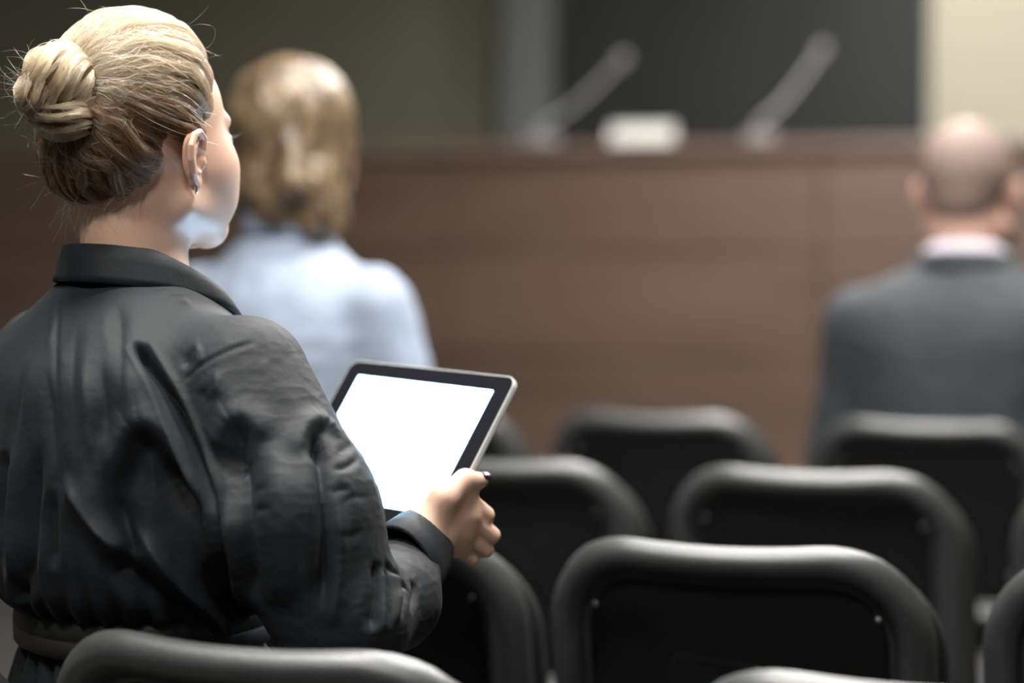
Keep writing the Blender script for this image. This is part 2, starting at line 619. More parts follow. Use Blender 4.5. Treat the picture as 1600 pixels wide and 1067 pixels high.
seams = [-6.2, r_at(-480, DF), r_at(120, DF), r_at(700, DF), r_at(1280, DF), r_at(1860, DF)]
for a, b in zip(seams[:-1], seams[1:]):
    zs = [0.40, 0.752, 1.108, DTOP - 0.042]
    for z0, z1 in zip(zs[:-1], zs[1:]):
        loc_box('front_panel', a + 0.003, b - 0.003, DF, DF + 0.022, z0 + 0.003, z1 - 0.003, M['wood'], desk)
loc_box('carcass', seams[0], seams[-1], DF + 0.024, DF + 0.06, 0.40, DTOP - 0.042, M['trouser'], desk)
loc_box('desk_top', seams[0] - 0.02, seams[-1] + 0.02, DF - 0.03, DF + 0.75, DTOP - 0.04, DTOP, M['wood_top'], desk, bevel=0.008)


def gooseneck(pb, pt, label, bend):
    """pb, pt: pixel of foot and of tip; stands on the desk top"""
    b = W(pb[0], pb[1], 1.0) - np.array([0, 0, CAM_H])
    f = DF + 0.16
    k = f / (b[0] * RF[0] + b[1] * RF[1])
    foot = b * k; foot[2] = DTOP
    t = W(pt[0], pt[1], foot[1]) - foot
    m = empty('gooseneck_microphone', foot)
    tag(m, label, 'microphone', 'microphones on the desk')
    bm = bmesh.new(); bm_box(bm, (0, 0, 0.018), (0.085, 0.11, 0.034), -TH, 0.01, 3)
    bm_obj('base', bm, M['foam'], m)
    mid = t * 0.45 + np.array([bend, 0, 0.0])
    path = spline([(0, 0, 0.02), (bend * 0.6, 0, t[2] * 0.2), mid, t * 0.86, t], 20)
    v, fc = tube(path[:17], 0.0075, 10)
    mesh_obj('stem', v, fc, M['mic'], m)
    v, fc = tube(path[15:18], 0.011, 12)
    mesh_obj('collar', v, fc, M['mic'], m)
    d = path[-1] - path[-4]; d = d / np.linalg.norm(d)
    hv, hf = tube([path[-1] + d * s for s in (-0.035, -0.03, -0.015, 0.0, 0.012, 0.02, 0.024)], [0.008, 0.014, 0.018, 0.0185, 0.016, 0.01, 0.003], 16)
    mesh_obj('windscreen', hv, hf, M['foam'], m)


gooseneck((848, 222), (972, 92), 'slim gooseneck microphone on desk nearest the grey post', -0.02)
gooseneck((1190, 212), (1284, 78), 'slim gooseneck microphone on desk right of the white card', -0.015)
# white folded name card on the desk
cb = W(1004, 213, 1.0) - np.array([0, 0, CAM_H])
cb = cb * ((DF + 0.1) / (cb @ RF)); cb[2] = DTOP
v = []
for (x, y, z) in [(-.11, -.035, 0), (-.11, 0, .062), (-.11, .035, 0), (.11, -.035, 0), (.11, 0, .062), (.11, .035, 0)]:
    v.append((x, y, z))
for (x, y, z) in [(-.11, -.032, 0), (-.11, 0, .058), (-.11, .032, 0), (.11, -.032, 0), (.11, 0, .058), (.11, .032, 0)]:
    v.append((x, y, z))
fcs = [(0, 3, 4, 1), (1, 4, 5, 2), (7, 10, 9, 6), (8, 11, 10, 7), (0, 1, 7, 6), (1, 2, 8, 7), (3, 9, 10, 4), (4, 10, 11, 5), (0, 6, 9, 3), (2, 5, 11, 8)]
nc = mesh_obj('name_card', v, fcs, M['white'], None, smooth=False)
nc.location = cb; nc.rotation_euler = (0, 0, -TH)
tag(nc, 'small white folded card standing on the desk between the microphones', 'card')

# ------------------------------------------------------------------ chairs
CT = CAM_H - 0.333            # top of a backrest
HW, ZB = 0.224, 0.43


def rring(hw, z0, z1, rt, rb, n_arc=12, n_side=8):
    """rounded-rectangle outline x,z, counter-clockwise seen from the rear, fixed point count"""
    pts = []
    cs = [(hw - rt, z1 - rt, rt, 0), (-(hw - rt), z1 - rt, rt, 90), (-(hw - rb), z0 + rb, rb, 180), (hw - rb, z0 + rb, rb, 270)]
    for i, (cx, cz, r, a0) in enumerate(cs):
        for k in range(n_arc):
            a = math.radians(a0 + 90.0 * k / (n_arc - 1))
            pts.append((cx + r * math.cos(a), cz + r * math.sin(a)))
        nx = cs[(i + 1) % 4]
        a1 = math.radians(a0 + 90)
        p0 = (cx + r * math.cos(a1), cz + r * math.sin(a1))
        a2 = math.radians(nx[3])
        p1 = (nx[0] + nx[2] * math.cos(a2), nx[1] + nx[2] * math.sin(a2))
        for k in range(1, n_side):
            u = k / n_side
            pts.append((p0[0] + (p1[0] - p0[0]) * u, p0[1] + (p1[1] - p0[1]) * u))
    return pts


def bend_pt(x, z, y):
    """curved, reclined back: returns chair-local point"""
    zz = z - CT
    sag = -0.010 * max(0.0, 1 - (x / 0.17) ** 2) * max(0, 1 + zz / 0.12)
    return (x, 0.85 * x * x - zz * 0.20 + y, z + sag)


def ring_mesh(prof, hw, z0, z1, rt, rb, cap0=True, cap1=True):
    V, F, n = [], [], None
    for (d, y) in prof:
        r = rring(hw - d, z0 + d, z1 - d, max(rt - d, 0.012), max(rb - d, 0.01))
        n = len(r)
        V += [bend_pt(x, z, y) for x, z in r]
    for i in range(len(prof) - 1):
        for k in range(n):
            k2 = (k + 1) % n
            F.append((i * n + k, i * n + k2, (i + 1) * n + k2, (i + 1) * n + k))
    if cap0: F.append(tuple(range(n))[::-1])
    if cap1: F.append(tuple((len(prof) - 1) * n + k for k in range(n)))
    return np.array(V), F


def rounded_slab(name, w, d, h, rad, mat, parent, c, tilt=0.0):
    bm = bmesh.new()
    vs_ = bm_box(bm, (0, 0, 0), (w, d, h), 0, rad, 4)
    if tilt:
        bmesh.ops.rotate(bm, cent=(0, 0, 0), matrix=Matrix.Rotation(tilt, 3, 'X'), verts=bm.verts)
    bmesh.ops.translate(bm, vec=c, verts=bm.verts)
    return bm_obj(name, bm, mat, parent, smooth=True)


def make_chair():
    c = empty('conference_chair')
    prof = [(0.20, 0.014), (0.15, 0.012), (0.08, 0.012), (0.03, 0.012), (0.010, 0.009), (0.002, 0.001), (0.0, -0.009), (0.0025, -0.019), (0.010, -0.028),
            (0.021, -0.0325), (0.032, -0.029), (0.039, -0.020), (0.043, -0.008), (0.045, -0.004), (0.05, -0.003)]
    v, f = ring_mesh(prof, HW, ZB, CT, 0.12, 0.06)
    f = f[:-1]
    mesh_obj('backrest', v, f, M['chair'], c)
    prof = [(0.050, -0.0035), (0.056, -0.006), (0.060, -0.0065), (0.09, -0.006), (0.13, -0.006), (0.17, -0.006), (0.20, -0.006)]
    v, f = ring_mesh(prof, HW, ZB, CT, 0.12, 0.06, cap0=False)
    mesh_obj('back_panel', v, f, M['panel'], c)
    # raised plate low on the rear panel
    out = [(-0.072, 0.50), (0.055, 0.50), (0.062, 0.507), (0.062, 0.645), (0.030, 0.682), (-0.062, 0.690), (-0.072, 0.680)]
    V = [bend_pt(x, z, -0.006) for x, z in out] + [bend_pt(x * 0.95, z * 0.985 + 0.009, -0.0125) for x, z in out]
    n = len(out)
    F = [(k, (k + 1) % n, n + (k + 1) % n, n + k) for k in range(n)] + [tuple(range(n, 2 * n))]
    mesh_obj('plate', V, F, M['panel'], c, smooth=False)
    # front upholstery shell, a little wider than the rear shell
    prof = [(0.20, 0.052), (0.12, 0.050), (0.05, 0.046), (0.02, 0.040), (0.006, 0.032), (0.0, 0.024), (0.004, 0.016), (0.03, 0.0125)]
    v, f = ring_mesh(prof, HW + 0.006, ZB - 0.01, CT - 0.018, 0.12, 0.06, cap1=False)
    mesh_obj('back_cushion', v, f, M['cushion'], c)
    for (x, z) in ((-0.164, CT - 0.088), (0.164, CT - 0.088), (-0.152, CT - 0.30), (0.152, CT - 0.30)):
        bm = bmesh.new()
        bmesh.ops.create_uvsphere(bm, u_segments=10, v_segments=6, radius=0.0042)
        bmesh.ops.scale(bm, vec=(1, 0.7, 1), verts=bm.verts)
        bmesh.ops.translate(bm, vec=bend_pt(x, z, -0.0075), verts=bm.verts)
        bm_obj('screw', bm, M['screw'], c, smooth=True)
    rounded_slab('seat', 0.47, 0.43, 0.065, 0.028, M['cushion'], c, (0, 0.325, 0.435), 0.05)
    rounded_slab('seat_pan', 0.43, 0.40, 0.022, 0.01, M['chair'], c, (0, 0.325, 0.392), 0.05)
    for sx in (-1, 1):
        for p in ([(sx * 0.20, 0.42, 0.385), (sx * 0.215, 0.47, 0.2), (sx * 0.225, 0.50, 0.012)],
                  [(sx * 0.20, 0.24, 0.385), (sx * 0.215, 0.14, 0.2), (sx * 0.225, 0.09, 0.012)]):
            v, f = tube(spline(p, 8), 0.0125, 10)
            mesh_obj('leg', v, f, M['leg'], c)
        v, f = tube(spline([(sx * 0.16, 0.22, 0.39), (sx * 0.16, 0.13, 0.40), (sx * 0.155, 0.10, 0.46), (sx * 0.15, 0.085, 0.55)], 10), 0.012, 10)
        mesh_obj('back_bracket', v, f, M['leg'], c)
    return c


def copy_tree(o, parent=None):
    c = o.copy(); COL.objects.link(c)
    if parent is not None:
        c.parent = parent
    for ch in list(o.children):
        copy_tree(ch, c)
    return c


ROWS = {  # row: world x,y of column 0 (top-left corner of that backrest), columns
    'A': ((-0.382, 2.068), (-1, 0, 1)),
    'B': ((-0.404, 2.900), (0, 1, 2)),
    'C': ((-0.222, 3.742), (-1, 0, 1, 2)),
    'D': ((-0.372, 4.850), (-1, 0, 1, 2)),
}
LAB = {
    ('A', -1): 'black conference chair cut off at the lower left corner, under the seated woman in black',
    ('A', 0): 'large blurred black chair back in the foreground, right behind the woman in black',
    ('A', 1): 'black chair back just rising over the bottom edge, in front of the sharp chair',
    ('B', 0): 'black chair half hidden behind the hand that holds the tablet',
    ('B', 1): 'sharply focused empty black chair with plate and screws on its back',
    ('B', 2): 'black chair cut off by the right edge, beside the sharply focused chair',
    ('C', -1): 'black chair under the woman in the pale blue shirt',
    ('C', 0): 'empty black chair directly behind the tablet and above the hand',
    ('C', 1): 'empty black chair just behind the sharply focused one, screws showing',
    ('C', 2): 'black chair of the third row mostly outside the right edge',
    ('D', -1): 'far front-row black chair hidden beyond the woman in pale blue',
    ('D', 0): 'far black chair peeping out at the upper right corner of the tablet',
    ('D', 1): 'far empty black chair against the brown desk, centre of the front row',
    ('D', 2): 'far black chair under the man in the charcoal suit',
}
NUDGE = {('A', -1): (0.035, 0, 0), ('A', 0): (0, 0, 0.07), ('A', 1): (0.055, 0.03, -0.04), ('B', 0): (0.042, 0, 0), ('B', 2): (-0.022, 0, 0), ('C', 0): (0.035, 0, 0),
         ('C', 1): (0.010, 0, 0), ('D', 0): (0.015, 0, 0)}   # chairs stand a little off their row: along row, forward, turn
proto = make_chair()
first = True
for row, (p0, cols) in ROWS.items():
    for cidx in cols:
        ch = proto if first else copy_tree(proto)
        first = False
        nr, nf, nt_ = NUDGE.get((row, cidx), (0, 0, 0))
        p = np.array([p0[0], p0[1], 0.0]) + RR * (cidx * 0.52 + 0.165 + nr) + RF * nf
        ch.location = p
        ch.rotation_euler = (0, 0, -TH - nt_)
        tag(ch, LAB[(row, cidx)], 'chair', 'rows of conference chairs')

# ------------------------------------------------------------------ people
class Frame:
    """upright frame: x to the person's right, y forward, z up (heading measured from +Y towards +X)"""
    def __init__(s, x, y, heading, z=0.0, pitch=0.0):
        h = math.radians(heading)
        s.o = np.array([x, y, z]); R = np.array([math.cos(h), -math.sin(h), 0]); F = np.array([math.sin(h), math.cos(h), 0]); U = np.array([0, 0, 1.0])
        p = math.radians(pitch)
        s.M = np.stack([R, F * math.cos(p) + U * math.sin(p), U * math.cos(p) - F * math.sin(p)])
    def to_w(s, p): return np.asarray(p, float) @ s.M + s.o
    def to_l(s, p): return (np.asarray(p, float) - s.o) @ s.M.T


def sd_head(p, male=False, zk=1.0):
    p = p.copy(); p[:, 2] = np.where(p[:, 2] < 0, p[:, 2] * zk, p[:, 2]); sx = np.abs(p[:, 0])
    q = p.copy(); q[:, 0] = sx
    d = sd_ell(p, (0, -0.008, 0.042), (0.073, 0.093, 0.085))
    d = smin(d, sd_ell(p, (0, 0.028, 0.045), (0.062, 0.060, 0.062)), 0.02)
    d = smin(d, sd_ell(p, (0, 0.032, -0.022), (0.058, 0.056, 0.066)), 0.025)
    d = smin(d, sd_ell(q, (0.043, 0.050, -0.014), (0.027, 0.034, 0.036)), 0.022)
    d = smin(d, sd_ell(q, (0.034, 0.056, -0.050), (0.024, 0.032, 0.032)), 0.02)
    jw = 0.056 if male else 0.050
    d = smin(d, sd_cone(q, (jw, 0.002, -0.050), (0.016, 0.070, -0.088), 0.020, 0.017), 0.022)
    d = smin(d, sd_ell(p, (0, 0.078, -0.084), (0.022, 0.020, 0.019)), 0.02)
    d = smin(d, sd_ell(p, (0, 0.083, -0.053), (0.027, 0.017, 0.022)), 0.012)
    d = smax(d, -sd_ell(q, (0.031, 0.105, 0.014), (0.017, 0.018, 0.012)), 0.012)
    d = smin(d, sd_ell(q, (0.031, 0.077, 0.014), (0.0145, 0.0145, 0.0125)), 0.006)
    d = smin(d, sd_cone(q, (0.014, 0.091, 0.031), (0.045, 0.076, 0.034), 0.006, 0.005), 0.012)
    d = smin(d, sd_cone(p, (0, 0.088, 0.018), (0, 0.112, -0.024), 0.008, 0.0095), 0.010)
    d = smin(d, sd_ell(q, (0.011, 0.098, -0.028), (0.008, 0.011, 0.007)), 0.006)
    d = smin(d, sd_ell(p, (0, 0.097, -0.047), (0.022, 0.008, 0.0055)), 0.004)
    d = smin(d, sd_ell(p, (0, 0.095, -0.060), (0.019, 0.009, 0.0065)), 0.004)
    return d


EAR_HELIX = [(.006, -.003, .002), (.014, .008, .003), (.0125, .021, .005), (.003, .0285, .007), (-.008, .026, .009), (-.0150, .015, .010), (-.0158, .001, .010), (-.0115, -.012, .008), (-.0045, -.021, .004)]


def sd_ear(p):
    """ear-local: u forward, v up, n outward"""
    d = sd_ell(p, (-.002, .003, .001), (.015, .027, .0042))
    d = smin(d, sd_chain(p, EAR_HELIX, [.003, .0031, .0033, .0035, .0036, .0036, .0036, .0036, .0036]), 0.0025)
    d = smin(d, sd_chain(p, [(.003, .020, .004), (-.006, .012, .006), (-.0085, -.001, .0065), (-.003, -.011, .005), (.004, -.013, .004)], [.0022, .003, .0032, .003, .0025]), 0.003)
    d = smax(d, -sd_ell(p, (.003, -.001, .007), (.0085, .0105, .0075)), 0.003)
    d = smin(d, sd_ell(p, (.0005, -.0235, .002), (.008, .0090, .0038)), 0.005)
    d = smin(d, sd_ell(p, (.0115, -.004, .003), (.0035, .0055, .004)), 0.003)
    d = smin(d, sd_ell(p, (.009, .0, -.010), (.009, .021, .013)), 0.006)
    return d


def ear_mesh(hf, side, cx=0.075, delta=30.0, h=0.0009, cz=0.0, vs_=1.0):
    """returns world verts, faces"""
    v, f = nets(sd_ear, (-.026, -.038, -.026), (.026, .038, .02), h)
    v = smooth(v, f, 1)
    dl = math.radians(delta)
    ux = np.array([-math.sin(dl), math.cos(dl), 0]); n = np.array([math.cos(dl), math.sin(dl), 0]); up = np.array([0.10, -0.06, 1.0]) * vs_
    L = v[:, :1] * ux + v[:, 1:2] * up + v[:, 2:3] * n + np.array([cx, 0.0, cz])
    if side < 0:
        L[:, 0] *= -1; f = f[:, ::-1]
    return hf.to_w(L), f, (lambda q: hf.to_w((np.asarray(q)[..., :1] * ux + np.asarray(q)[..., 1:2] * up + np.asarray(q)[..., 2:3] * n + np.array([cx, 0.0, cz])) * np.array([side, 1, 1])))


def sdf_world(fr, fn, lo, hi, h, it=1):
    v, f = nets(fn, lo, hi, h)
    v = smooth(v, f, it)
    return fr.to_w(v), f


def hair_curves(name, strands, radius, mat, parent, tip=0.35, tone=None):
    """strands: (n, m, 3) array"""
    n, m, _ = strands.shape
    hc = bpy.data.hair_curves.new(name)
    hc.add_curves([m] * n)
    hc.attributes['position'].data.foreach_set('vector', strands.reshape(-1).astype(np.float32))
    if 'radius' not in hc.attributes:
        hc.attributes.new('radius', 'FLOAT', 'POINT')
    pr = np.linspace(0, 1, m)
    prof = np.where(pr > 0.8, 1 - (pr - 0.8) / 0.2 * (1 - tip), 1.0)
    rad = (np.asarray(radius).reshape(-1, 1) * np.ones((n, 1))) * prof[None, :]
    hc.attributes['radius'].data.foreach_set('value', rad.reshape(-1).astype(np.float32))
    tone = rng.random(n) if tone is None else tone
    ta = hc.attributes.new('tone', 'FLOAT', 'CURVE')
    ta.data.foreach_set('value', np.asarray(tone, np.float32))
    hc.materials.append(mat)
    o = bpy.data.objects.new(name, hc)
    COL.objects.link(o)
    if parent is not None:
        o.parent = parent
    return o


# ================================================================= the woman in black
HEAD_Y = 2.35
nx_ = W(217, 440, HEAD_Y)
PB = Frame(nx_[0], HEAD_Y, 48)             # body frame, z absolute
ho = W(217, 252, HEAD_Y + 0.005)
PH = Frame(ho[0], ho[1], 39, z=ho[2], pitch=5)

woman = empty('person', (nx_[0], HEAD_Y, 0.47))
tag(woman, 'woman in black shirt with blond hair bun, seen from behind holding a tablet', 'person')


def keep(o, par):
    """parent without moving: mesh data are in world space"""
    o.parent = par
    o.matrix_parent_inverse = Matrix.Translation(par.location).inverted()
    return o


# ---- tablet geometry (needed by the hands)
TC = W(618, 695, 2.486)
TA = np.array([0.1770, -0.1632, -0.0090]); TA /= np.linalg.norm(TA)          # along the long side, to the right
TBv = np.array([0.0789, 0.0770, 0.1500]); TBv -= TA * (TBv @ TA); TBv /= np.linalg.norm(TBv)   # up the short side
TN = np.cross(TA, TBv)                                                        # screen normal
if TN[1] > 0: TN = -TN
TW_, TH_, TT_ = 0.2412, 0.1857, 0.0088


def tabp(a, b, n=0.0):
    return TC + TA * a + TBv * b + TN * n


# ---- key joints, in body frame
J = {k: PB.to_l(W(*q)) for k, q in dict(sh=(392, 590, 2.225), el=(528, 985, 2.175), wr=(653, 857, 2.352)).items()}


def hand_sdf_factory():
    # points by photo position and depth; fingers close behind the tablet edge
    g = lambda x, y, z: W(x, y, z)
    wrist = g(652, 850, 2.338)
    mcp = [g(724, 777, 2.358), g(729, 806, 2.362), g(722, 831, 2.366), g(709, 851, 2.370)]
    fings = []
    for i, m in enumerate(mcp):
        # bend towards the back of the tablet
        L1, L2, L3 = [(0.036, 0.023, 0.019), (0.040, 0.026, 0.020), (0.037, 0.025, 0.020), (0.029, 0.018, 0.017)][i]
        back = -TN
        p1 = m + (back * 0.80 + TA * 0.18) / np.linalg.norm(back * 0.80 + TA * 0.18) * L1 * 0.9
        d2 = -TA * 0.93 + TBv * 0.25 + back * 0.05; d2 /= np.linalg.norm(d2)
        p2 = p1 + d2 * L2
        d3 = -TA * 0.85 + TBv * 0.30 - back * 0.40; d3 /= np.linalg.norm(d3)
        p3 = p2 + d3 * L3
        fings.append([m, p1, p2, p3])
    thumb = [g(664, 828, 2.335), g(694, 778, 2.334), g(727, 750, 2.346), g(752, 750, 2.360)]
    def fn(p):
        d = None
        for i, m in enumerate(mcp):
            r0 = [.0185, .018, .0165, .0145][i]
            off = (i - 1.5) * 0.006
            w = wrist + np.array([0, 0.0, -off])
            e = sd_cone(p, w, m, r0 + 0.002, [.0108, .0110, .0104, .0094][i])
            d = e if d is None else smin(d, e, 0.016)
        for i, ch in enumerate(fings):
            r = [(.0100, .0088, .0078, .0066), (.0102, .0090, .0080, .0067), (.0096, .0084, .0075, .0064), (.0086, .0074, .0066, .0056)][i]
            d = smin(d, sd_chain(p, ch, r), 0.005)
            d = smin(d, sd_ell(p, mcp[i] + np.array([0.001, -0.004, 0.001]), (.0105, .0095, .0105)), 0.010)
        t = sd_chain(p, thumb, (.0175, .0140, .0102, .0074), 0.006)
        d = smin(d, t, 0.012)
        # wrist and forearm stub running into the sleeve
        el = PB.to_w(J['el'])
        wd = (el - wrist); wd /= np.linalg.norm(wd)
        d = smin(d, sd_cone(p, wrist - wd * 0.005, wrist + wd * 0.045, 0.0230, 0.0225), 0.018)
        # tendons
        for i in (0, 1, 2):
            d = smin(d, sd_cone(p, wrist * 0.45 + mcp[i] * 0.55 + np.array([0, -0.0115, 0.004]), mcp[i] + np.array([-0.004, -0.007, 0.002]), .0022, .0025), 0.006)
        return d
    return fn, thumb, wrist, mcp


hand_fn, thumb_pts, wristW, mcpW = hand_sdf_factory()
lo_ = wristW + np.array([-.08, -.13, -.10]); hi_ = wristW + np.array([.12, .12, .10])
hv, hf_ = nets(hand_fn, lo_, hi_, 0.0016)
hv = smooth(hv, hf_, 2)
# left hand: the right one mirrored across the middle of the tablet
lv = hv - 2 * ((hv - TC) @ TA)[:, None] * TA
lf_ = hf_[:, ::-1]


def mir(p):
    return p - 2 * ((p - TC) @ TA) * TA


# ---- head, neck and trunk core
def fn_head(p):
    d = sd_head(p, False, 1.17)
    nb = PH.to_l(PB.to_w((0, 0.0, 1.07)))
    d = smin(d, sd_cone(p, (0, -0.014, -0.022), nb, 0.0495, 0.054), 0.022)
    return d


v1, f1 = sdf_world(PH, fn_head, (-.13, -.15, -.26), (.13, .14, .15), 0.0021, 2)
er, efr, ear_pt = ear_mesh(PH, 1, cx=0.0755, delta=10, vs_=0.92)
elv, elf, _ = ear_mesh(PH, -1, cx=0.0745, h=0.0014)

LWR = PB.to_l(mir(wristW)); LEL = np.array([-0.235, 0.07, 0.80]); LSH = np.array([-0.178, 0.0, 1.03])


def fn_core(p):
    d = sd_stack(p, [(0.55, .155, .10, .02), (0.62, .165, .11, .02), (0.70, .145, .10, .01), (0.78, .12, .09, 0), (0.90, .135, .095, 0), (1.0, .15, .095, -.01), (1.06, .12, .07, -.01), (1.10, .055, .05, -.01)])
    for s, (a, b, c) in ((1, (J['sh'], J['el'], J['wr'])), (-1, (LSH, LEL, LWR))):
        d = smin(d, sd_chain(p, [a, b, c], [.048, .036, .024]), 0.02)
        hip = (s * 0.085, 0.03, 0.57); kn = (s * 0.10, 0.46, 0.53); an = (s * 0.09, 0.42, 0.10); toe = (s * 0.095, 0.55, 0.035)
        d = smin(d, sd_chain(p, [hip, kn, an], [.085, .055, .036]), 0.03)
        d = smin(d, sd_cone(p, (s * .09, .43, .07), toe, .034, .024), 0.02)
    return d


v2, f2 = sdf_world(PB, fn_core, (-.36, -.16, -.01), (.36, .62, 1.14), 0.009, 1)
bv, bf = join([(v1, f1), (er, efr), (elv, elf), (hv, hf_), (lv, lf_), (v2, f2)])
body = keep(mesh_obj('body', bv, bf, M['skin']), woman)

# ---- black shirt
CZ = 1.0


def fn_shirt(p):
    st = [(0.765, .126, .098, .0), (0.792, .130, .102, .0), (0.808, .150, .122, -.004), (0.845, .174, .141, -.006), (0.90, .182, .142, -.010), (0.98, .186, .136, -.014),
          (1.03, .176, .124, -.016), (1.065, .140, .104, -.014), (1.09, .108, .086, -.010), (1.112, .080, .068, -.008)]
    d = sd_stack(p, st)
    # right sleeve
    mid = J['sh'] * 0.45 + J['el'] * 0.55 + np.array([0.006, -0.01, 0.0])
    s = sd_chain(p, [J['sh'] + np.array([-.012, 0, -.004]), mid, J['el'] + np.array([0.0, .004, 0.012])], [.062, .077, .060], 0.02)
    wd = J['wr'] - J['el']; wd = wd / np.linalg.norm(wd)
    s = smin(s, sd_chain(p, [J['el'] + np.array([0, 0, .008]), J['el'] * 0.45 + J['wr'] * 0.55 + np.array([.006, 0, -.014]), J['wr'] - wd * 0.030], [.054, .047, .036], 0.015), 0.022)
    d = smin(d, s, 0.035)
    # left sleeve
    wl = LWR - LEL; wl = wl / np.linalg.norm(wl)
    s = sd_chain(p, [LSH + np.array([.012, 0, -.004]), LSH * 0.5 + LEL * 0.5, LEL], [.060, .072, .058], 0.02)
    s = smin(s, sd_chain(p, [LEL, LEL * 0.5 + LWR * 0.5, LWR - wl * 0.03], [.056, .050, .036], 0.015), 0.022)
    d = smin(d, s, 0.035)
    return d


sv, sf = nets(fn_shirt, (-.36, -.20, .72), (.38, .34, 1.15), 0.0022)
sv = smooth(sv, sf, 3)
sw = PB.to_w(sv)
bvh = BVHTree.FromPolygons(sw.tolist(), sf.tolist())


def on_shirt(px, py):
    o = Vector((0, 0, CAM_H)); d = Vector(W(px, py, 1.0)) - o
    h = bvh.ray_cast(o, d.normalized())
    return np.array(h[0]) if h[0] is not None else None


def fold(kind, pts, w, amp, taper=(0.15, 0.25)):
    """a crease or ridge along a line over the cloth; kind: 'v' groove, 'r' ridge, 's' one-sided step (left of the line stands out)"""
    P = spline(pts, 4 * len(pts)) if len(pts) > 2 else np.linspace(pts[0], pts[1], 8)
    Q = [on_shirt(*q) for q in P]
    Q = np.array([q for q in Q if q is not None])
    if len(Q) < 2: return
    return kind, Q, w, amp, taper


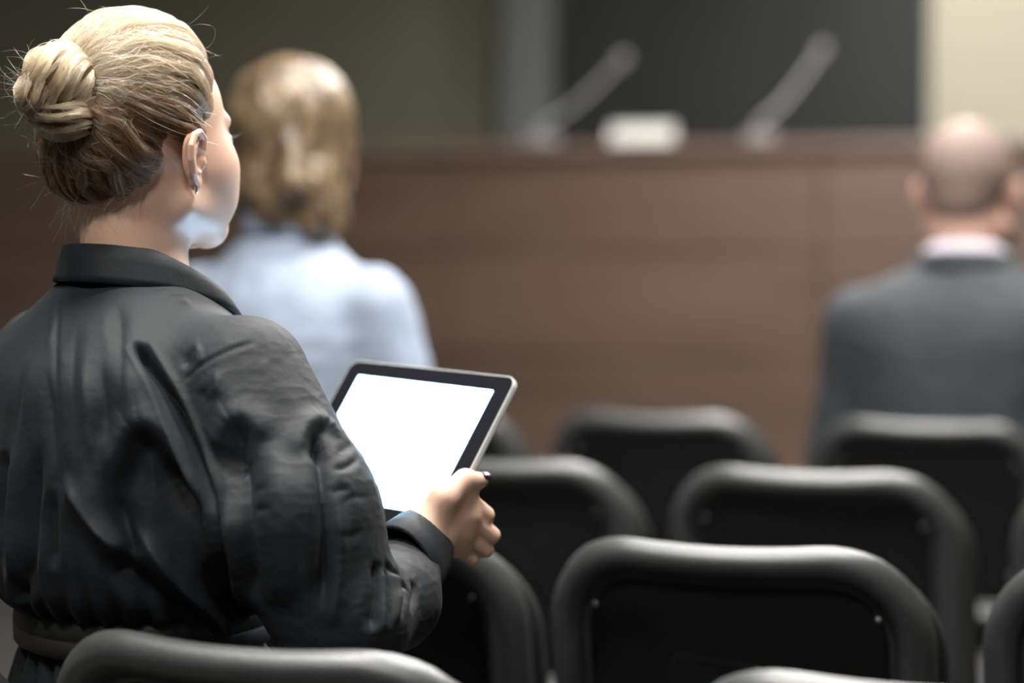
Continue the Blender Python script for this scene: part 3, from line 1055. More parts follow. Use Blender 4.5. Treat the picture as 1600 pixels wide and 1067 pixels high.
FOLDS = [
    fold('v', [(180, 466), (187, 505), (193, 580), (196, 690)], .0075, .0028, (.2, .2)),
    fold('v', [(72, 575), (80, 650), (88, 730), (92, 800)], .007, .0030, (.3, .2)),
    fold('v', [(124, 500), (116, 560), (118, 640), (126, 740)], .007, .0022, (.3, .2)),
    fold('s', [(206, 876), (182, 824), (156, 764), (140, 700), (138, 620)], .012, .005, (.15, .4)),
    fold('v', [(36, 560), (26, 640), (14, 740), (8, 820)], .008, .004, (.3, .2)),
    fold('r', [(98, 470), (82, 520), (70, 560)], .006, .0018, (.3, .4)),
    fold('r', [(258, 470), (276, 468), (296, 478)], .005, .0016, (.3, .4)),
    # long crease between back and sleeve
    fold('v', [(211, 533), (238, 578), (268, 634), (298, 694), (322, 752), (334, 815)], .0055, .021, (.10, .25)),
    fold('s', [(214, 540), (240, 585), (270, 640), (300, 700), (326, 765), (345, 850)], .022, -.006, (.2, .2)),
    fold('v', [(322, 752), (338, 830), (350, 900), (372, 992)], .012, .016, (.3, .1)),
    # arch-shaped overhang on the back
    fold('s', [(330, 800), (290, 742), (246, 690), (214, 686), (190, 752), (176, 820)], .016, -.0105, (.2, .3)),
    fold('v', [(250, 708), (272, 750), (300, 800), (322, 850)], .018, .008, (.3, .3)),
    # light diagonal ridges low on the back
    fold('r', [(100, 735), (126, 780), (160, 826), (208, 874)], .011, .016, (.3, .2)),
    fold('r', [(186, 790), (226, 842), (270, 898), (320, 944), (368, 984)], .011, .018, (.3, .1)),
    fold('v', [(150, 838), (196, 888), (250, 930), (320, 975)], .014, .012, (.3, .2)),
    fold('v', [(176, 775), (200, 825), (215, 872)], .010, .006, (.4, .2)),
    # vertical folds, left part of the back
    fold('v', [(94, 462), (88, 540), (90, 640), (98, 740), (104, 860), (106, 960)], .0035, .0014, (.1, .1)),
    fold('r', [(128, 540), (136, 620), (146, 700), (160, 760)], .012, .005, (.4, .3)),
    fold('v', [(158, 560), (166, 640), (176, 720)], .010, .005, (.4, .3)),
    fold('r', [(192, 500), (196, 560), (200, 640), (204, 672)], .014, .005, (.4, .3)),
    fold('v', [(180, 480), (188, 510), (191, 560)], .007, .0005, (.4, .3)),
    fold('v', [(62, 680), (52, 780), (44, 880), (34, 940)], .010, .009, (.3, .1)),
    fold('v', [(84, 760), (80, 830), (82, 900)], .008, .008, (.3, .3)),
    fold('r', [(22, 640), (18, 760), (20, 880), (24, 945)], .010, .007, (.3, .1)),
    fold('v', [(8, 700), (4, 800), (8, 900)], .008, .007),
    # sleeve head seam and puckers
    fold('v', [(282, 598), (298, 578), (330, 560), (366, 544), (402, 532)], .0030, .0020, (.15, .2)),
    fold('r', [(292, 560), (304, 548), (318, 540)], .010, .003, (.4, .4)),
    fold('v', [(286, 575), (292, 555), (308, 540)], .006, .004, (.4, .4)),
    fold('v', [(312, 600), (318, 622), (330, 640)], .010, .002, (.4, .4)),
    fold('r', [(336, 572), (338, 600), (330, 628)], .006, .004, (.4, .4)),
    # hanging folds of the sleeve
    fold('s', [(402, 706), (384, 676), (368, 670), (352, 700), (330, 724)], .015, -.0085, (.3, .3)),
    fold('v', [(372, 690), (382, 760), (388, 850), (392, 940)], .015, .012, (.15, .2)),
    fold('r', [(342, 720), (350, 790), (362, 870), (378, 960)], .013, .007, (.3, .2)),
    fold('r', [(430, 690), (446, 770), (452, 870), (446, 960)], .022, .007, (.3, .2)),
    fold('v', [(494, 672), (502, 720), (508, 790), (508, 870), (500, 960)], .008, .011, (.12, .25)),
    fold('s', [(522, 690), (504, 668), (486, 682), (474, 720)], .011, -.0065, (.3, .3)),
    fold('r', [(524, 770), (530, 850), (524, 930), (516, 990)], .009, .006, (.3, .15)),
    fold('v', [(345, 742), (366, 736), (384, 730)], .004, .002, (.4, .4)),
    fold('v', [(520, 716), (544, 698), (562, 694)], .0045, .0014, (.3, .4)),
    fold('v', [(514, 736), (540, 730), (574, 706)], .0035, .0022, (.2, .4)),
    fold('v', [(516, 772), (534, 766), (552, 768)], .0045, .0022, (.2, .5)),
    fold('v', [(520, 796), (548, 778), (584, 776)], .0035, .0012, (.3, .4)),
    fold('v', [(524, 826), (540, 838), (570, 826)], .0050, .0016, (.3, .3)),
    fold('v', [(384, 768), (404, 764), (424, 764)], .004, .002, (.4, .4)),
    fold('v', [(386, 800), (410, 796), (432, 800)], .004, .002, (.4, .4)),
    # forearm gathers running out of the cuff
    fold('v', [(588, 872), (592, 920), (580, 990)], .008, .009, (.2, .2)),
    fold('v', [(604, 882), (610, 930), (606, 985)], .005, .008, (.15, .3)),
    fold('r', [(598, 880), (600, 940), (594, 996)], .006, .006, (.2, .2)),
    fold('v', [(622, 890), (630, 930), (626, 970)], .005, .007, (.15, .3)),
    fold('r', [(614, 888), (620, 934), (616, 980)], .005, .005, (.2, .2)),
    fold('v', [(644, 906), (648, 930), (640, 956)], .005, .005, (.15, .3)),
    fold('v', [(596, 872), (620, 900), (644, 930)], .004, .004, (.2, .3)),
    # collar gathers
    fold('r', [(250, 452), (256, 470), (262, 488)], .006, .002, (.1, .6)),
    fold('r', [(282, 460), (292, 474), (304, 486)], .006, .002, (.1, .6)),
]
nrm = vnormals(sw, sf)
disp = np.zeros(len(sw))
for fd in FOLDS:
    if fd is None: continue
    kind, Q, w, amp, tp = fd
    R_ = 3.2 * w
    sel = np.where(((sw > Q.min(0) - R_) & (sw < Q.max(0) + R_)).all(1))[0]
    if not len(sel): continue
    p = sw[sel]
    best = np.full(len(sel), 1e9); tt = np.zeros(len(sel)); sgn = np.zeros(len(sel))
    seg = np.linalg.norm(np.diff(Q, axis=0), axis=1); cum = np.concatenate([[0], np.cumsum(seg)]); Ltot = cum[-1]
    for i in range(len(Q) - 1):
        a, b = Q[i], Q[i + 1]; ba = b - a
        h = np.clip((p - a) @ ba / (ba @ ba + 1e-12), 0, 1)
        c = a + h[:, None] * ba
        dd = p - c
        dist = np.sqrt((dd ** 2).sum(1))
        m = dist < best
        side = np.cross(nrm[sel[m]], ba / (seg[i] + 1e-9))
        best[m] = dist[m]; tt[m] = (cum[i] + h[m] * seg[i]) / Ltot
        sgn[m] = (dd[m] * side).sum(1)
    env = np.clip(tt / tp[0], 0, 1) * np.clip((1 - tt) / tp[1], 0, 1)
    env = env * env * (3 - 2 * env)
    s = best / w
    if kind == 'v':
        pr = -np.exp(-1.35 * np.sqrt(s * s + 0.03) ** 1.3) + 0.12 * np.exp(-((s - 1.8) ** 2) / 0.5)
    elif kind == 'r':
        pr = np.exp(-1.25 * np.sqrt(s * s + 0.05))
    else:
        x = sgn / w
        pr = x * np.exp(-x * x * 0.7) * 1.5 * np.exp(-np.maximum(best ** 2 - sgn ** 2, 0) / w ** 2)
    disp[sel] += 1.25 * amp * env * pr
# broad slack of the cloth plus small crumples
disp += 0.0016 * vnoise(sv * np.array([1.5, 1.0, 0.55]), 0.050, 3)
rn = 1 - np.abs(vnoise(sv * np.array([1.0, 1.0, 0.8]), 0.024, 5))
rn2 = 1 - np.abs(vnoise(sv * np.array([1.0, 1.0, 1.6]), 0.013, 9))
armness = np.clip((np.abs(sv[:, 0]) - 0.14) / 0.08, 0, 1)
disp += 0.0006 * (rn ** 3 - 0.3) * (0.3 + 0.9 * armness) + 0.0004 * (rn2 ** 3 - 0.3) * (0.3 + armness)
# gathers above the waist band
ang = np.arctan2(sv[:, 0], sv[:, 1])
gz = np.clip((0.87 - sv[:, 2]) / 0.07, 0, 1) * (np.abs(sv[:, 0]) < 0.2)
disp += gz * 0.0035 * np.sin(ang * 34 + 3 * vnoise(sv, 0.06, 2))
sw = sw + nrm * disp[:, None]
sw = smooth(sw, sf, 1, 0.2)
shirt = keep(mesh_obj('shirt', sw, sf, M['shirt']), woman)

# ---- collar: a stand with a turned-over fall, open towards the front
COLP = [(-0.060, 0.076, 1.050), (-0.074, 0.050, 1.088), (-0.071, -0.005, 1.112), (-0.046, -0.052, 1.1205), (0, -0.070, 1.1225), (0.046, -0.052, 1.1205), (0.071, -0.005, 1.112), (0.074, 0.050, 1.088), (0.046, 0.100, 1.046)]
cl = spline(COLP, 72)
cen = np.array([0, 0.0, 0])
V = []; ncs = None
for i, p in enumerate(cl):
    u = i / (len(cl) - 1); e = abs(2 * u - 1)
    o = p - cen; o[2] = 0; o /= np.linalg.norm(o)
    if e > 0.75:
        o = o * (1 - (e - 0.75)) + np.array([np.sign(p[0]) * (e - 0.75) * 1.5, 0, 0]); o /= np.linalg.norm(o)
    hgt = 0.029 * (1 - 0.85 * max(0, e - 0.40) / 0.6)
    wv = 0.0012 * math.sin(u * 47) + 0.001 * math.sin(u * 23 + 1)
    prof = [(-0.010, -0.012), (-0.011, hgt * 0.6), (-0.007, hgt * 0.93), (-0.002, hgt), (0.003, hgt * 0.94), (0.0075 + wv, hgt * 0.5), (0.012 + wv, 0.0), (0.0135 + wv, -0.007), (0.0115, -0.0075), (0.0085, 0.0), (0.002, hgt * 0.5), (-0.004, 0.0), (-0.006, -0.012)]
    ncs = len(prof)
    for (a, z) in prof:
        V.append(p + o * a + np.array([0, 0, z]))
V = np.array(V); F = []
for i in range(len(cl) - 1):
    for k in range(ncs):
        k2 = (k + 1) % ncs
        F.append((i * ncs + k, i * ncs + k2, (i + 1) * ncs + k2, (i + 1) * ncs + k))
F.append(tuple(range(ncs))); F.append(tuple((len(cl) - 1) * ncs + k for k in range(ncs))[::-1])
keep(mesh_obj('collar', PB.to_w(V), F, M['shirt']), woman)


# ---- cuffs
def cuff(wr_w, el_w, flip=1):
    d = wr_w - el_w; d /= np.linalg.norm(d)
    side = np.cross(d, np.array([0, 0, 1.0])); side /= np.linalg.norm(side); up = np.cross(side, d)
    prof = [(-0.060, .0415), (-0.058, .0445), (-0.03, .0420), (0.0, .0385), (0.004, .0375), (0.004, .0355), (0.0, .0345), (-0.03, .0380), (-0.058, .0395)]
    N = 40; V = []; F = []
    for (t, r) in prof:
        for k in range(N):
            a = 2 * math.pi * k / N
            rr = r * (1 + 0.012 * math.sin(3 * a + t * 60))
            V.append(wr_w + d * t + side * math.cos(a) * rr * 0.88 + up * math.sin(a) * rr * 1.08)
    m = len(prof)
    for i in range(m):
        for k in range(N):
            j = (i + 1) % m; k2 = (k + 1) % N
            F.append((i * N + k, i * N + k2, j * N + k2, j * N + k))
    return np.array(V), F


wrW = PB.to_w(J['wr']); elW = PB.to_w(J['el'])
v, f = cuff(W(658, 856, 2.348), elW)
keep(mesh_obj('cuff', v, f, M['shirt']), woman)
v, f = cuff(mir(W(658, 856, 2.348)), PB.to_w(LEL))
keep(mesh_obj('cuff', v, f, M['shirt']), woman)

# ---- waist band with stitched edge, pleated skirt
N = 96
V = []; F = []
prof = [(0.803, .004), (0.801, .010), (0.785, .0115), (0.7835, .0095), (0.782, .0115), (0.766, .011), (0.764, .006)]
for (z, off) in prof:
    for k in range(N):
        a = 2 * math.pi * k / N
        V.append((math.cos(a) * (0.132 + off), math.sin(a) * (0.104 + off), z + 0.004 * math.sin(2 * a + 1)))
for i in range(len(prof) - 1):
    for k in range(N):
        k2 = (k + 1) % N
        F.append((i * N + k, i * N + k2, (i + 1) * N + k2, (i + 1) * N + k))
keep(mesh_obj('waistband', PB.to_w(np.array(V)), F, M['belt']), woman)


def fn_skirt(p):
    d = sd_stack(p, [(0.50, .17, .12, .03), (0.60, .185, .135, .02), (0.70, .165, .125, .01), (0.772, .128, .10, .0)])
    for s in (-1, 1):
        d = smin(d, sd_cone(p, (s * 0.09, 0.02, 0.585), (s * 0.10, 0.46, 0.54), .105, .075), 0.06)
        d = smin(d, sd_cone(p, (s * 0.10, 0.46, 0.53), (s * 0.095, 0.46, 0.32), .075, .085), 0.05)
    return smax(d, 0.30 - p[:, 2], 0.02)


kv, kf = nets(fn_skirt, (-.30, -.16, .29), (.30, .60, .79), 0.006)
kv = smooth(kv, kf, 2)
kn = vnormals(kv, kf)
ka = np.arctan2(kv[:, 0], kv[:, 1] - 0.01)
kv = kv + kn * (0.006 * np.sin(ka * 26 + 2 * vnoise(kv, 0.1, 4)) * np.clip((kv[:, 2] - 0.55) / 0.08, 0, 1) * np.clip((0.78 - kv[:, 2]) / 0.03, 0, 1))[:, None]
keep(mesh_obj('skirt', PB.to_w(kv), kf, M['shirt']), woman)
for s in (-1, 1):
    v, f = nets(lambda p: smax(smin(sd_cone(p, (s * .09, .40, .06), (s * .095, .56, .036), .040, .033), sd_cone(p, (s * .09, .40, .09), (s * .09, .44, .05), .040, .04), .02), 0.002 - p[:, 2], .004), (s * .09 - .07, .34, 0), (s * .09 + .07, .62, .15), .006)
    keep(mesh_obj('shoe', PB.to_w(v), f, M['shoe']), woman)

# ---- nails, earring, eyes, lashes
tdir = thumb_pts[3] - thumb_pts[2]; tdir /= np.linalg.norm(tdir)
nup = np.array([0.10, -0.62, 0.78]); nup -= tdir * (nup @ tdir); nup /= np.linalg.norm(nup)
nsd = np.cross(tdir, nup)
bm = bmesh.new(); bmesh.ops.create_uvsphere(bm, u_segments=16, v_segments=10, radius=1.0)
mt = Matrix(((tdir[0] * .0082, nsd[0] * .0058, nup[0] * .0026, 0), (tdir[1] * .0082, nsd[1] * .0058, nup[1] * .0026, 0), (tdir[2] * .0082, nsd[2] * .0058, nup[2] * .0026, 0), (0, 0, 0, 1)))
bmesh.ops.transform(bm, matrix=mt, verts=bm.verts)
nc_ = thumb_pts[3] + tdir * 0.0025 + nup * 0.0056
bmesh.ops.translate(bm, vec=nc_, verts=bm.verts)
o = keep(bm_obj('thumbnail', bm, M['nail'], None, smooth=True), woman); o['label'] = 'glossy dark plum thumbnail'
lob = ear_pt(np.array([0.0005, -0.0290, 0.002]))
ring = []
ea = ear_pt(np.array([0.006, -0.029, 0.002])) - lob; ea /= np.linalg.norm(ea)
en = ear_pt(np.array([0.0005, -0.029, 0.008])) - lob; en /= np.linalg.norm(en)
cdir = ea * 0.75 - en * 0.66; cdir /= np.linalg.norm(cdir)
for k in range(25):
    a = math.radians(-200 + 220 * k / 24)
    ring.append(lob + np.array([0, 0, 0.0005]) + cdir * math.cos(a) * 0.0062 + np.array([0, 0, 1.0]) * math.sin(a) * 0.0062)
v, f = tube(ring, 0.0011, 10)
o = keep(mesh_obj('earring', v, f, M['silver']), woman); o['label'] = 'small silver hoop earring'
for s in (-1, 1):
    bm = bmesh.new(); bmesh.ops.create_uvsphere(bm, u_segments=16, v_segments=12, radius=0.0121)
    bmesh.ops.translate(bm, vec=PH.to_w((s * .031, .0815, .0135)), verts=bm.verts)
    e = keep(bm_obj('eye', bm, M['eye'], None, smooth=True), woman)
    bm = bmesh.new(); bmesh.ops.create_uvsphere(bm, u_segments=12, v_segments=8, radius=0.0055)
    bmesh.ops.translate(bm, vec=PH.to_w((s * .031, .0885, .0135)), verts=bm.verts)
    i_ = bm_obj('iris', bm, M['iris'], None, smooth=True); i_.parent = e
st = []
for s in (-1, 1):
    for k in range(16):
        u = k / 15
        a = PH.to_w((s * (.020 + .024 * u), .0915 - .010 * u * u, .0175 - .003 * u))
        m_ = PH.to_w((s * (.021 + .027 * u), .0985 - .009 * u * u, .018))
        b = PH.to_w((s * (.022 + .030 * u), .1020 - .008 * u * u, .0215))
        st.append([a, m_, b])
keep(hair_curves('eyelashes', np.array(st), 0.00022, M['lash'], None), woman)


# ---- hair of the woman in black: pulled back into a bun
def shell_sdf(p):
    d = sd_ell(p, (0, -0.002, 0.053), (0.0785, 0.092, 0.092))
    d = smin(d, sd_ell(p, (0, -0.042, 0.004), (0.060, 0.052, 0.052)), 0.03)
    return d


SC = np.array([0, -0.015, 0.03])


def to_shell(dirs, off):
    """points on the hair shell (head frame) along unit directions from SC"""
    r = np.full(len(dirs), 0.10)
    for _ in range(9):
        r = r - 0.9 * (shell_sdf((SC + dirs * r[:, None]).astype(np.float32)) - off)
    return SC + dirs * r[:, None]


LINE_R = [(0, .088, .100), (.030, .084, .096), (.050, .070, .078), (.062, .058, .055), (.067, .054, .032), (.070, .046, .012), (.074, .032, .010), (.077, .018, .027), (.079, .0, .034), (.078, -.017, .024),
          (.072, -.026, .0), (.064, -.036, -.014), (.052, -.050, -.027), (.032, -.066, -.033), (.012, -.074, -.035), (0, -.076, -.035)]
half = spline(LINE_R, 90)
line = np.vstack([half, (half * np.array([-1, 1, 1]))[::-1][1:-1]])
line_d = line - SC; line_d /= np.linalg.norm(line_d, axis=1)[:, None]
BUN_A = np.array([0.003, -0.087, 0.068])                # where the hair is tied
anc = BUN_A - SC; anc /= np.linalg.norm(anc)


def sweep(rd, m, off0, t0=0.0, t1=1.0, spread=0.20, wob=0.0, lid=None):
    """paths over the shell from directions rd to the tie; returns (n, m, 3) in head frame"""
    n = len(rd)
    dot = np.clip(rd @ anc, -1, 1)
    tang = rd - anc * dot[:, None]; tang /= np.linalg.norm(tang, axis=1)[:, None] + 1e-9
    om = np.arccos(dot)
    out = np.zeros((n, m, 3))
    ph = rng.uniform(0, 6.28, n); wf = rng.uniform(1.0, 2.6, n); wa = wob * rng.normal(0, 1, n)
    if lid is not None:                                   # hairs of one lock share their waves
        K = int(lid.max()) + 1
        ph = rng.uniform(0, 6.28, K)[lid] + rng.normal(0, 0.25, n); wf = rng.uniform(0.7, 1.8, K)[lid]
        wa = wob * rng.normal(0, 1, K)[lid] + 0.35 * wob * rng.normal(0, 1, n)
    perp = np.cross(anc, tang)
    off0 = np.broadcast_to(np.asarray(off0, float), (n,))
    for k in range(m):
        t = t0 + (t1 - t0) * k / (m - 1)
        ang = om * (1 - t) + spread * t
        # paths sag a little on their way, as combed hair does
        tw = (wa * np.sin(wf * t * 6.28 + ph) * math.sin(math.pi * min(1, max(0, t))))[:, None]
        d = anc * np.cos(ang)[:, None] + (tang + perp * tw) * np.sin(ang)[:, None]
        d /= np.linalg.norm(d, axis=1)[:, None]
        lift = off0 * (0.25 + 0.75 * math.sin(math.pi * min(1.0, 0.12 + 0.88 * t)))
        edge = -0.011 * max(0.0, 1 - t / 0.20) if t0 == 0 else 0
        out[:, k] = to_shell(d, lift + edge)
    return out


# under-layer
capg = sweep(line_d, 40, np.full(len(line_d), -0.0040), wob=0)
nL, mL = capg.shape[:2]
cn = vnoise(np.stack([np.arange(nL) * 0.35, np.zeros(nL), np.zeros(nL)], 1), 1.0, 3)
V = PH.to_w(capg.reshape(-1, 3)); F = []
for i in range(nL):
    j = (i + 1) % nL
    for k in range(mL - 1):
        F.append((i * mL + k, j * mL + k, j * mL + k + 1, i * mL + k + 1))
F.append(tuple(i * mL + mL - 1 for i in range(nL)))
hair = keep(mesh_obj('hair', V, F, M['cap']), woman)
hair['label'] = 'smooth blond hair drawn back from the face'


# combed strands: locks (clumps) with their own height, from hairline and from the scalp
NS = 8000
lock = rng.uniform(0, nL, NS)
base = line_d[(lock.astype(int)) % nL]; nxt = line_d[(lock.astype(int) + 1) % nL]
u = (lock % 1)[:, None]
nape = np.clip((-0.10 - (base[:, 2])) / 0.25, 0, 1)[:, None]
rd = base * (1 - u) + nxt * u + rng.normal(0, 0.010, (NS, 3)) - np.abs(rng.normal(0, 1, (NS, 1))) * 0.10 * nape * np.array([[0.0, 0.0, 1.0]])
rd /= np.linalg.norm(rd, axis=1)[:, None]
lockid = (lock / 2.3).astype(int)
lh = np.array([((i * 7919) % 97) / 97.0 for i in range(int(nL / 2.3) + 2)])[lockid]
off = -0.0015 + 0.0075 * lh * np.abs(np.sin((lock / 2.3 % 1) * math.pi)) ** 0.7 + rng.uniform(0, 0.0012, NS)
s1 = sweep(rd, 16, off, wob=0.085, lid=lockid)
# strands growing within the cap
NI = 3500
li = rng.integers(0, nL, NI); tt_ = rng.uniform(0.05, 0.55, NI)
dt = np.clip(line_d[li] @ anc, -1, 1); om_ = np.arccos(dt); tg = line_d[li] - anc * dt[:, None]; tg /= np.linalg.norm(tg, axis=1)[:, None]
an_ = om_ * (1 - tt_)
rd2 = anc * np.cos(an_)[:, None] + tg * np.sin(an_)[:, None]
lid2 = rng.integers(0, 140, NI)
s2 = sweep(rd2, 12, -0.001 + 0.005 * rng.random(140)[lid2] + rng.uniform(0, 0.002, NI), wob=0.07)
hs = np.vstack([PH.to_w(s1.reshape(-1, 3)).reshape(s1.shape)[:, ::1][:, np.linspace(0, 15, 12).astype(int)], PH.to_w(s2.reshape(-1, 3)).reshape(s2.shape)])
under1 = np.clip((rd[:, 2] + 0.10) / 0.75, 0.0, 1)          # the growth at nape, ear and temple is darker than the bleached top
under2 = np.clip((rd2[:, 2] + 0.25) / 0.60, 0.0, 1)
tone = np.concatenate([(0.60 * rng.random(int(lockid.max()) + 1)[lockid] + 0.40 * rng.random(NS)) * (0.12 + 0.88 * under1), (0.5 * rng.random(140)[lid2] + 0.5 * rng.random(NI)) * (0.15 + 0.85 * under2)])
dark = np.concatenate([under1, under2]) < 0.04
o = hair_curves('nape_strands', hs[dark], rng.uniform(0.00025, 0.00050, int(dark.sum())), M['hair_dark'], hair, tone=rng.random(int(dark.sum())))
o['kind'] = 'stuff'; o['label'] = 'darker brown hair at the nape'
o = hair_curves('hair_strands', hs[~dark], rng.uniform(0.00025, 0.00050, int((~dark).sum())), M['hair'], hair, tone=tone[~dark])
o.matrix_parent_inverse = Matrix.Identity(4)
o['kind'] = 'stuff'

# ---- the bun: two folded lobes whose hair runs from an outer pivot back to the tie


def bun_pt(px, py, dep):
    return W(px, py, dep)


d_tie = PH.to_w(BUN_A)
out_dir = PH.to_w(BUN_A + np.array([0, -1.0, 0.08])) - d_tie; out_dir /= np.linalg.norm(out_dir)
bd = d_tie[1]
LOBES = [  # centre px, py, depth shift; radii (along pole axis, across, depth); pole axis from pivot to tie in pixels
    dict(c=(92, 122), dz=-0.016, r=(.0335, .0300, .031), p0=(50, 150), p1=(150, 122), seed=1),
    dict(c=(98, 178), dz=-0.016, r=(.0330, .0215, .027), p0=(52, 156), p1=(140, 196), seed=2),
    dict(c=(126, 143), dz=-0.004, r=(.0190, .0220, .022), p0=(104, 140), p1=(168, 150), seed=3),
    dict(c=(66, 152), dz=-0.020, r=(.0250, .0240, .026), p0=(34, 168), p1=(96, 136), seed=4),
]
bun_parts = []; bstr = []; btone = []
for L in LOBES:
    c = W(L['c'][0], L['c'][1], bd + L['dz'])
    ax = W(L['p1'][0], L['p1'][1], bd + L['dz'] + 0.01) - W(L['p0'][0], L['p0'][1], bd + L['dz'] - 0.006); ax /= np.linalg.norm(ax)
    vd = np.array([0.0, -1.0, 0.0]); vd -= ax * (vd @ ax); vd /= np.linalg.norm(vd)
    wd_ = np.cross(ax, vd)
    ra, rb, rc = L['r']
    # base lobe with lock grooves
    nu, nv = 48, 28; V = []; F = []
    for i in range(nv + 1):
        th = math.pi * i / nv
        for k in range(nu):
            ph = 2 * math.pi * k / nu + 0.9 * math.cos(th)
            g = 1 - 0.10 * (1 - abs(math.sin(ph * 2.5 + L['seed']))) ** 2 - 0.02
            V.append(c - ax * math.cos(th) * ra * 0.97 + (vd * math.cos(ph) * rc + wd_ * math.sin(ph) * rb) * math.sin(th) * 0.96 * g)
    for i in range(nv):
        for k in range(nu):
            k2 = (k + 1) % nu
            F.append((i * nu + k, i * nu + k2, (i + 1) * nu + k2, (i + 1) * nu + k))
    bun_parts.append((np.array(V), F))
    n = 1700; m = 14
    sk = rng.normal(0, 0.16, 40)
    ph0 = rng.uniform(0, 2 * math.pi, n); lk = (1 - np.abs(np.sin(ph0 * 2.5 + L['seed']))) ** 2
    rs = 0.99 + 0.05 * rng.random(n) + 0.22 * rng.random(n) ** 10 - 0.12 * lk + 0.05 * np.sin(ph0 * 9 + L['seed'])
    st_ = np.zeros((n, m, 3))
    for k in range(m):
        th = 0.10 + (math.pi - 0.2) * k / (m - 1)
        ph = ph0 + 0.9 * math.cos(th) + sk[(ph0 * 6).astype(int) % 40] * math.sin(th * 1.7) + rng.normal(0, 0.015, n)
        st_[:, k] = c - ax * math.cos(th) * ra + ((vd[None] * np.cos(ph)[:, None] * rc + wd_[None] * np.sin(ph)[:, None] * rb) * math.sin(th)) * rs[:, None]
    bstr.append(st_)
    li_ = (ph0 / (2 * math.pi) * 22).astype(int)
    btone.append(0.55 * rng.random(23)[li_] + 0.45 * rng.random(n))
v, f = join(bun_parts)
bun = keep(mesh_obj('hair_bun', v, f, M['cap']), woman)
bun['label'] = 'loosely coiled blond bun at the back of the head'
o = hair_curves('bun_strands', np.vstack(bstr), rng.uniform(0.00025, 0.00050, sum(len(b) for b in bstr)), M['hair'], bun, tone=np.concatenate(btone))
o.matrix_parent_inverse = Matrix.Identity(4)
o['kind'] = 'stuff'


# ---- flyaway hairs
def flyaway(p0, d0, L, curl, m=9):
    pts = [p0]; d = d0 / np.linalg.norm(d0)
    ax = rng.normal(0, 1, 3); ax /= np.linalg.norm(ax)
    for k in range(m - 1):
        d = d + np.cross(ax, d) * curl + np.array([0, 0, -0.03])
        d /= np.linalg.norm(d)
        pts.append(pts[-1] + d * L / (m - 1))
    return pts


fl = []
for k in range(170):
    L = LOBES[int(rng.integers(0, 4))]
    c = W(L['c'][0], L['c'][1], bd + L['dz'])
    d = rng.normal(0, 1, 3); d += out_dir * 1.3 + np.array([-0.4, 0, 0.1]); d /= np.linalg.norm(d)
    fl.append(flyaway(c + d * 0.026, d + rng.normal(0, 0.5, 3), rng.uniform(0.012, 0.038), rng.normal(0, 0.25)))
for k in range(150):
    i = rng.integers(0, NS); j = rng.integers(2, 12)
    p = PH.to_w(s1[i, j]); t = PH.to_w(s1[i, min(j + 1, 15)]) - p; t /= np.linalg.norm(t) + 1e-9
    n_ = p - PH.to_w(SC); n_ /= np.linalg.norm(n_)
    fl.append(flyaway(p, (t if rng.random() < 0.6 else -t) + n_ * rng.uniform(0.25, 1.3), rng.uniform(0.015, 0.045), rng.normal(0, 0.18)))
for k in range(46):                                    # wisps at the nape
    i = int(rng.integers(70, 110)) % nL
    p = PH.to_w(to_shell(line_d[i:i + 1], np.array([0.0]))[0])
    fl.append(flyaway(p, np.array([rng.normal(-0.25, 0.3), rng.normal(-0.2, 0.3), -1.0]), rng.uniform(0.02, 0.05), rng.normal(0, 0.15)))
o = keep(hair_curves('flyaway_hairs', np.array(fl), 0.00010, M['hair'], None), woman)
o['kind'] = 'stuff'

# ---- beaded elastic round the root of the bun
tn = out_dir
te = np.cross(tn, np.array([0, 0, 1.0])); te /= np.linalg.norm(te); tu = np.cross(te, tn)
ring = []
for k in range(120):
    a = 2 * math.pi * k / 120
    r = 0.0285 + 0.0018 * math.sin(a * 15)
    ring.append(d_tie + tn * (0.010 + 0.0022 * math.cos(a * 15)) + te * math.cos(a) * r + tu * math.sin(a) * r)
v, f = tube(ring, 0.0014, 8, closed=True)
o = keep(mesh_obj('hair_tie', v, f, M['tie']), woman); o['label'] = 'thin dark wavy hair tie'

# ================================================================= tablet
tab = empty('tablet_computer', tabp(0, -TH_ / 2))
tag(tab, 'silver tablet with glowing white screen and black bezel held in the hand', 'tablet')


def tab_part(name, a0, a1, b0, b1, n0, n1, rad, mat, bev=0.0):
    pts = rring((a1 - a0) / 2, b0, b1, rad, rad, 8, 3)
    V = []; F = []
    levels = [(bev * 1.0, n0), (bev * 0.3, n0 + bev * 0.3), (0, n0 + bev), (0, n1)] if bev else [(0, n0), (0, n1)]
    ca = (a0 + a1) / 2
    n = len(pts)
    for (ins, nn) in levels:
        for x, z in pts:
            sx = (abs(x) - ins) / abs(x) if abs(x) > 1e-6 else 1
            zc = (b0 + b1) / 2; dz = z - zc
            sz = (abs(dz) - ins) / abs(dz) if abs(dz) > 1e-6 else 1
            V.append(tabp(ca + x * sx, zc + dz * sz, nn))
    for i in range(len(levels) - 1):
        for k in range(n):
            k2 = (k + 1) % n
            F.append((i * n + k, i * n + k2, (i + 1) * n + k2, (i + 1) * n + k))
    F.append(tuple(range(n))[::-1]); F.append(tuple((len(levels) - 1) * n + k for k in range(n)))
    o = mesh_obj(name, V, F, mat, None, smooth=False)
    o.parent = tab; o.matrix_parent_inverse = Matrix.Translation(tab.location).inverted()
    return o


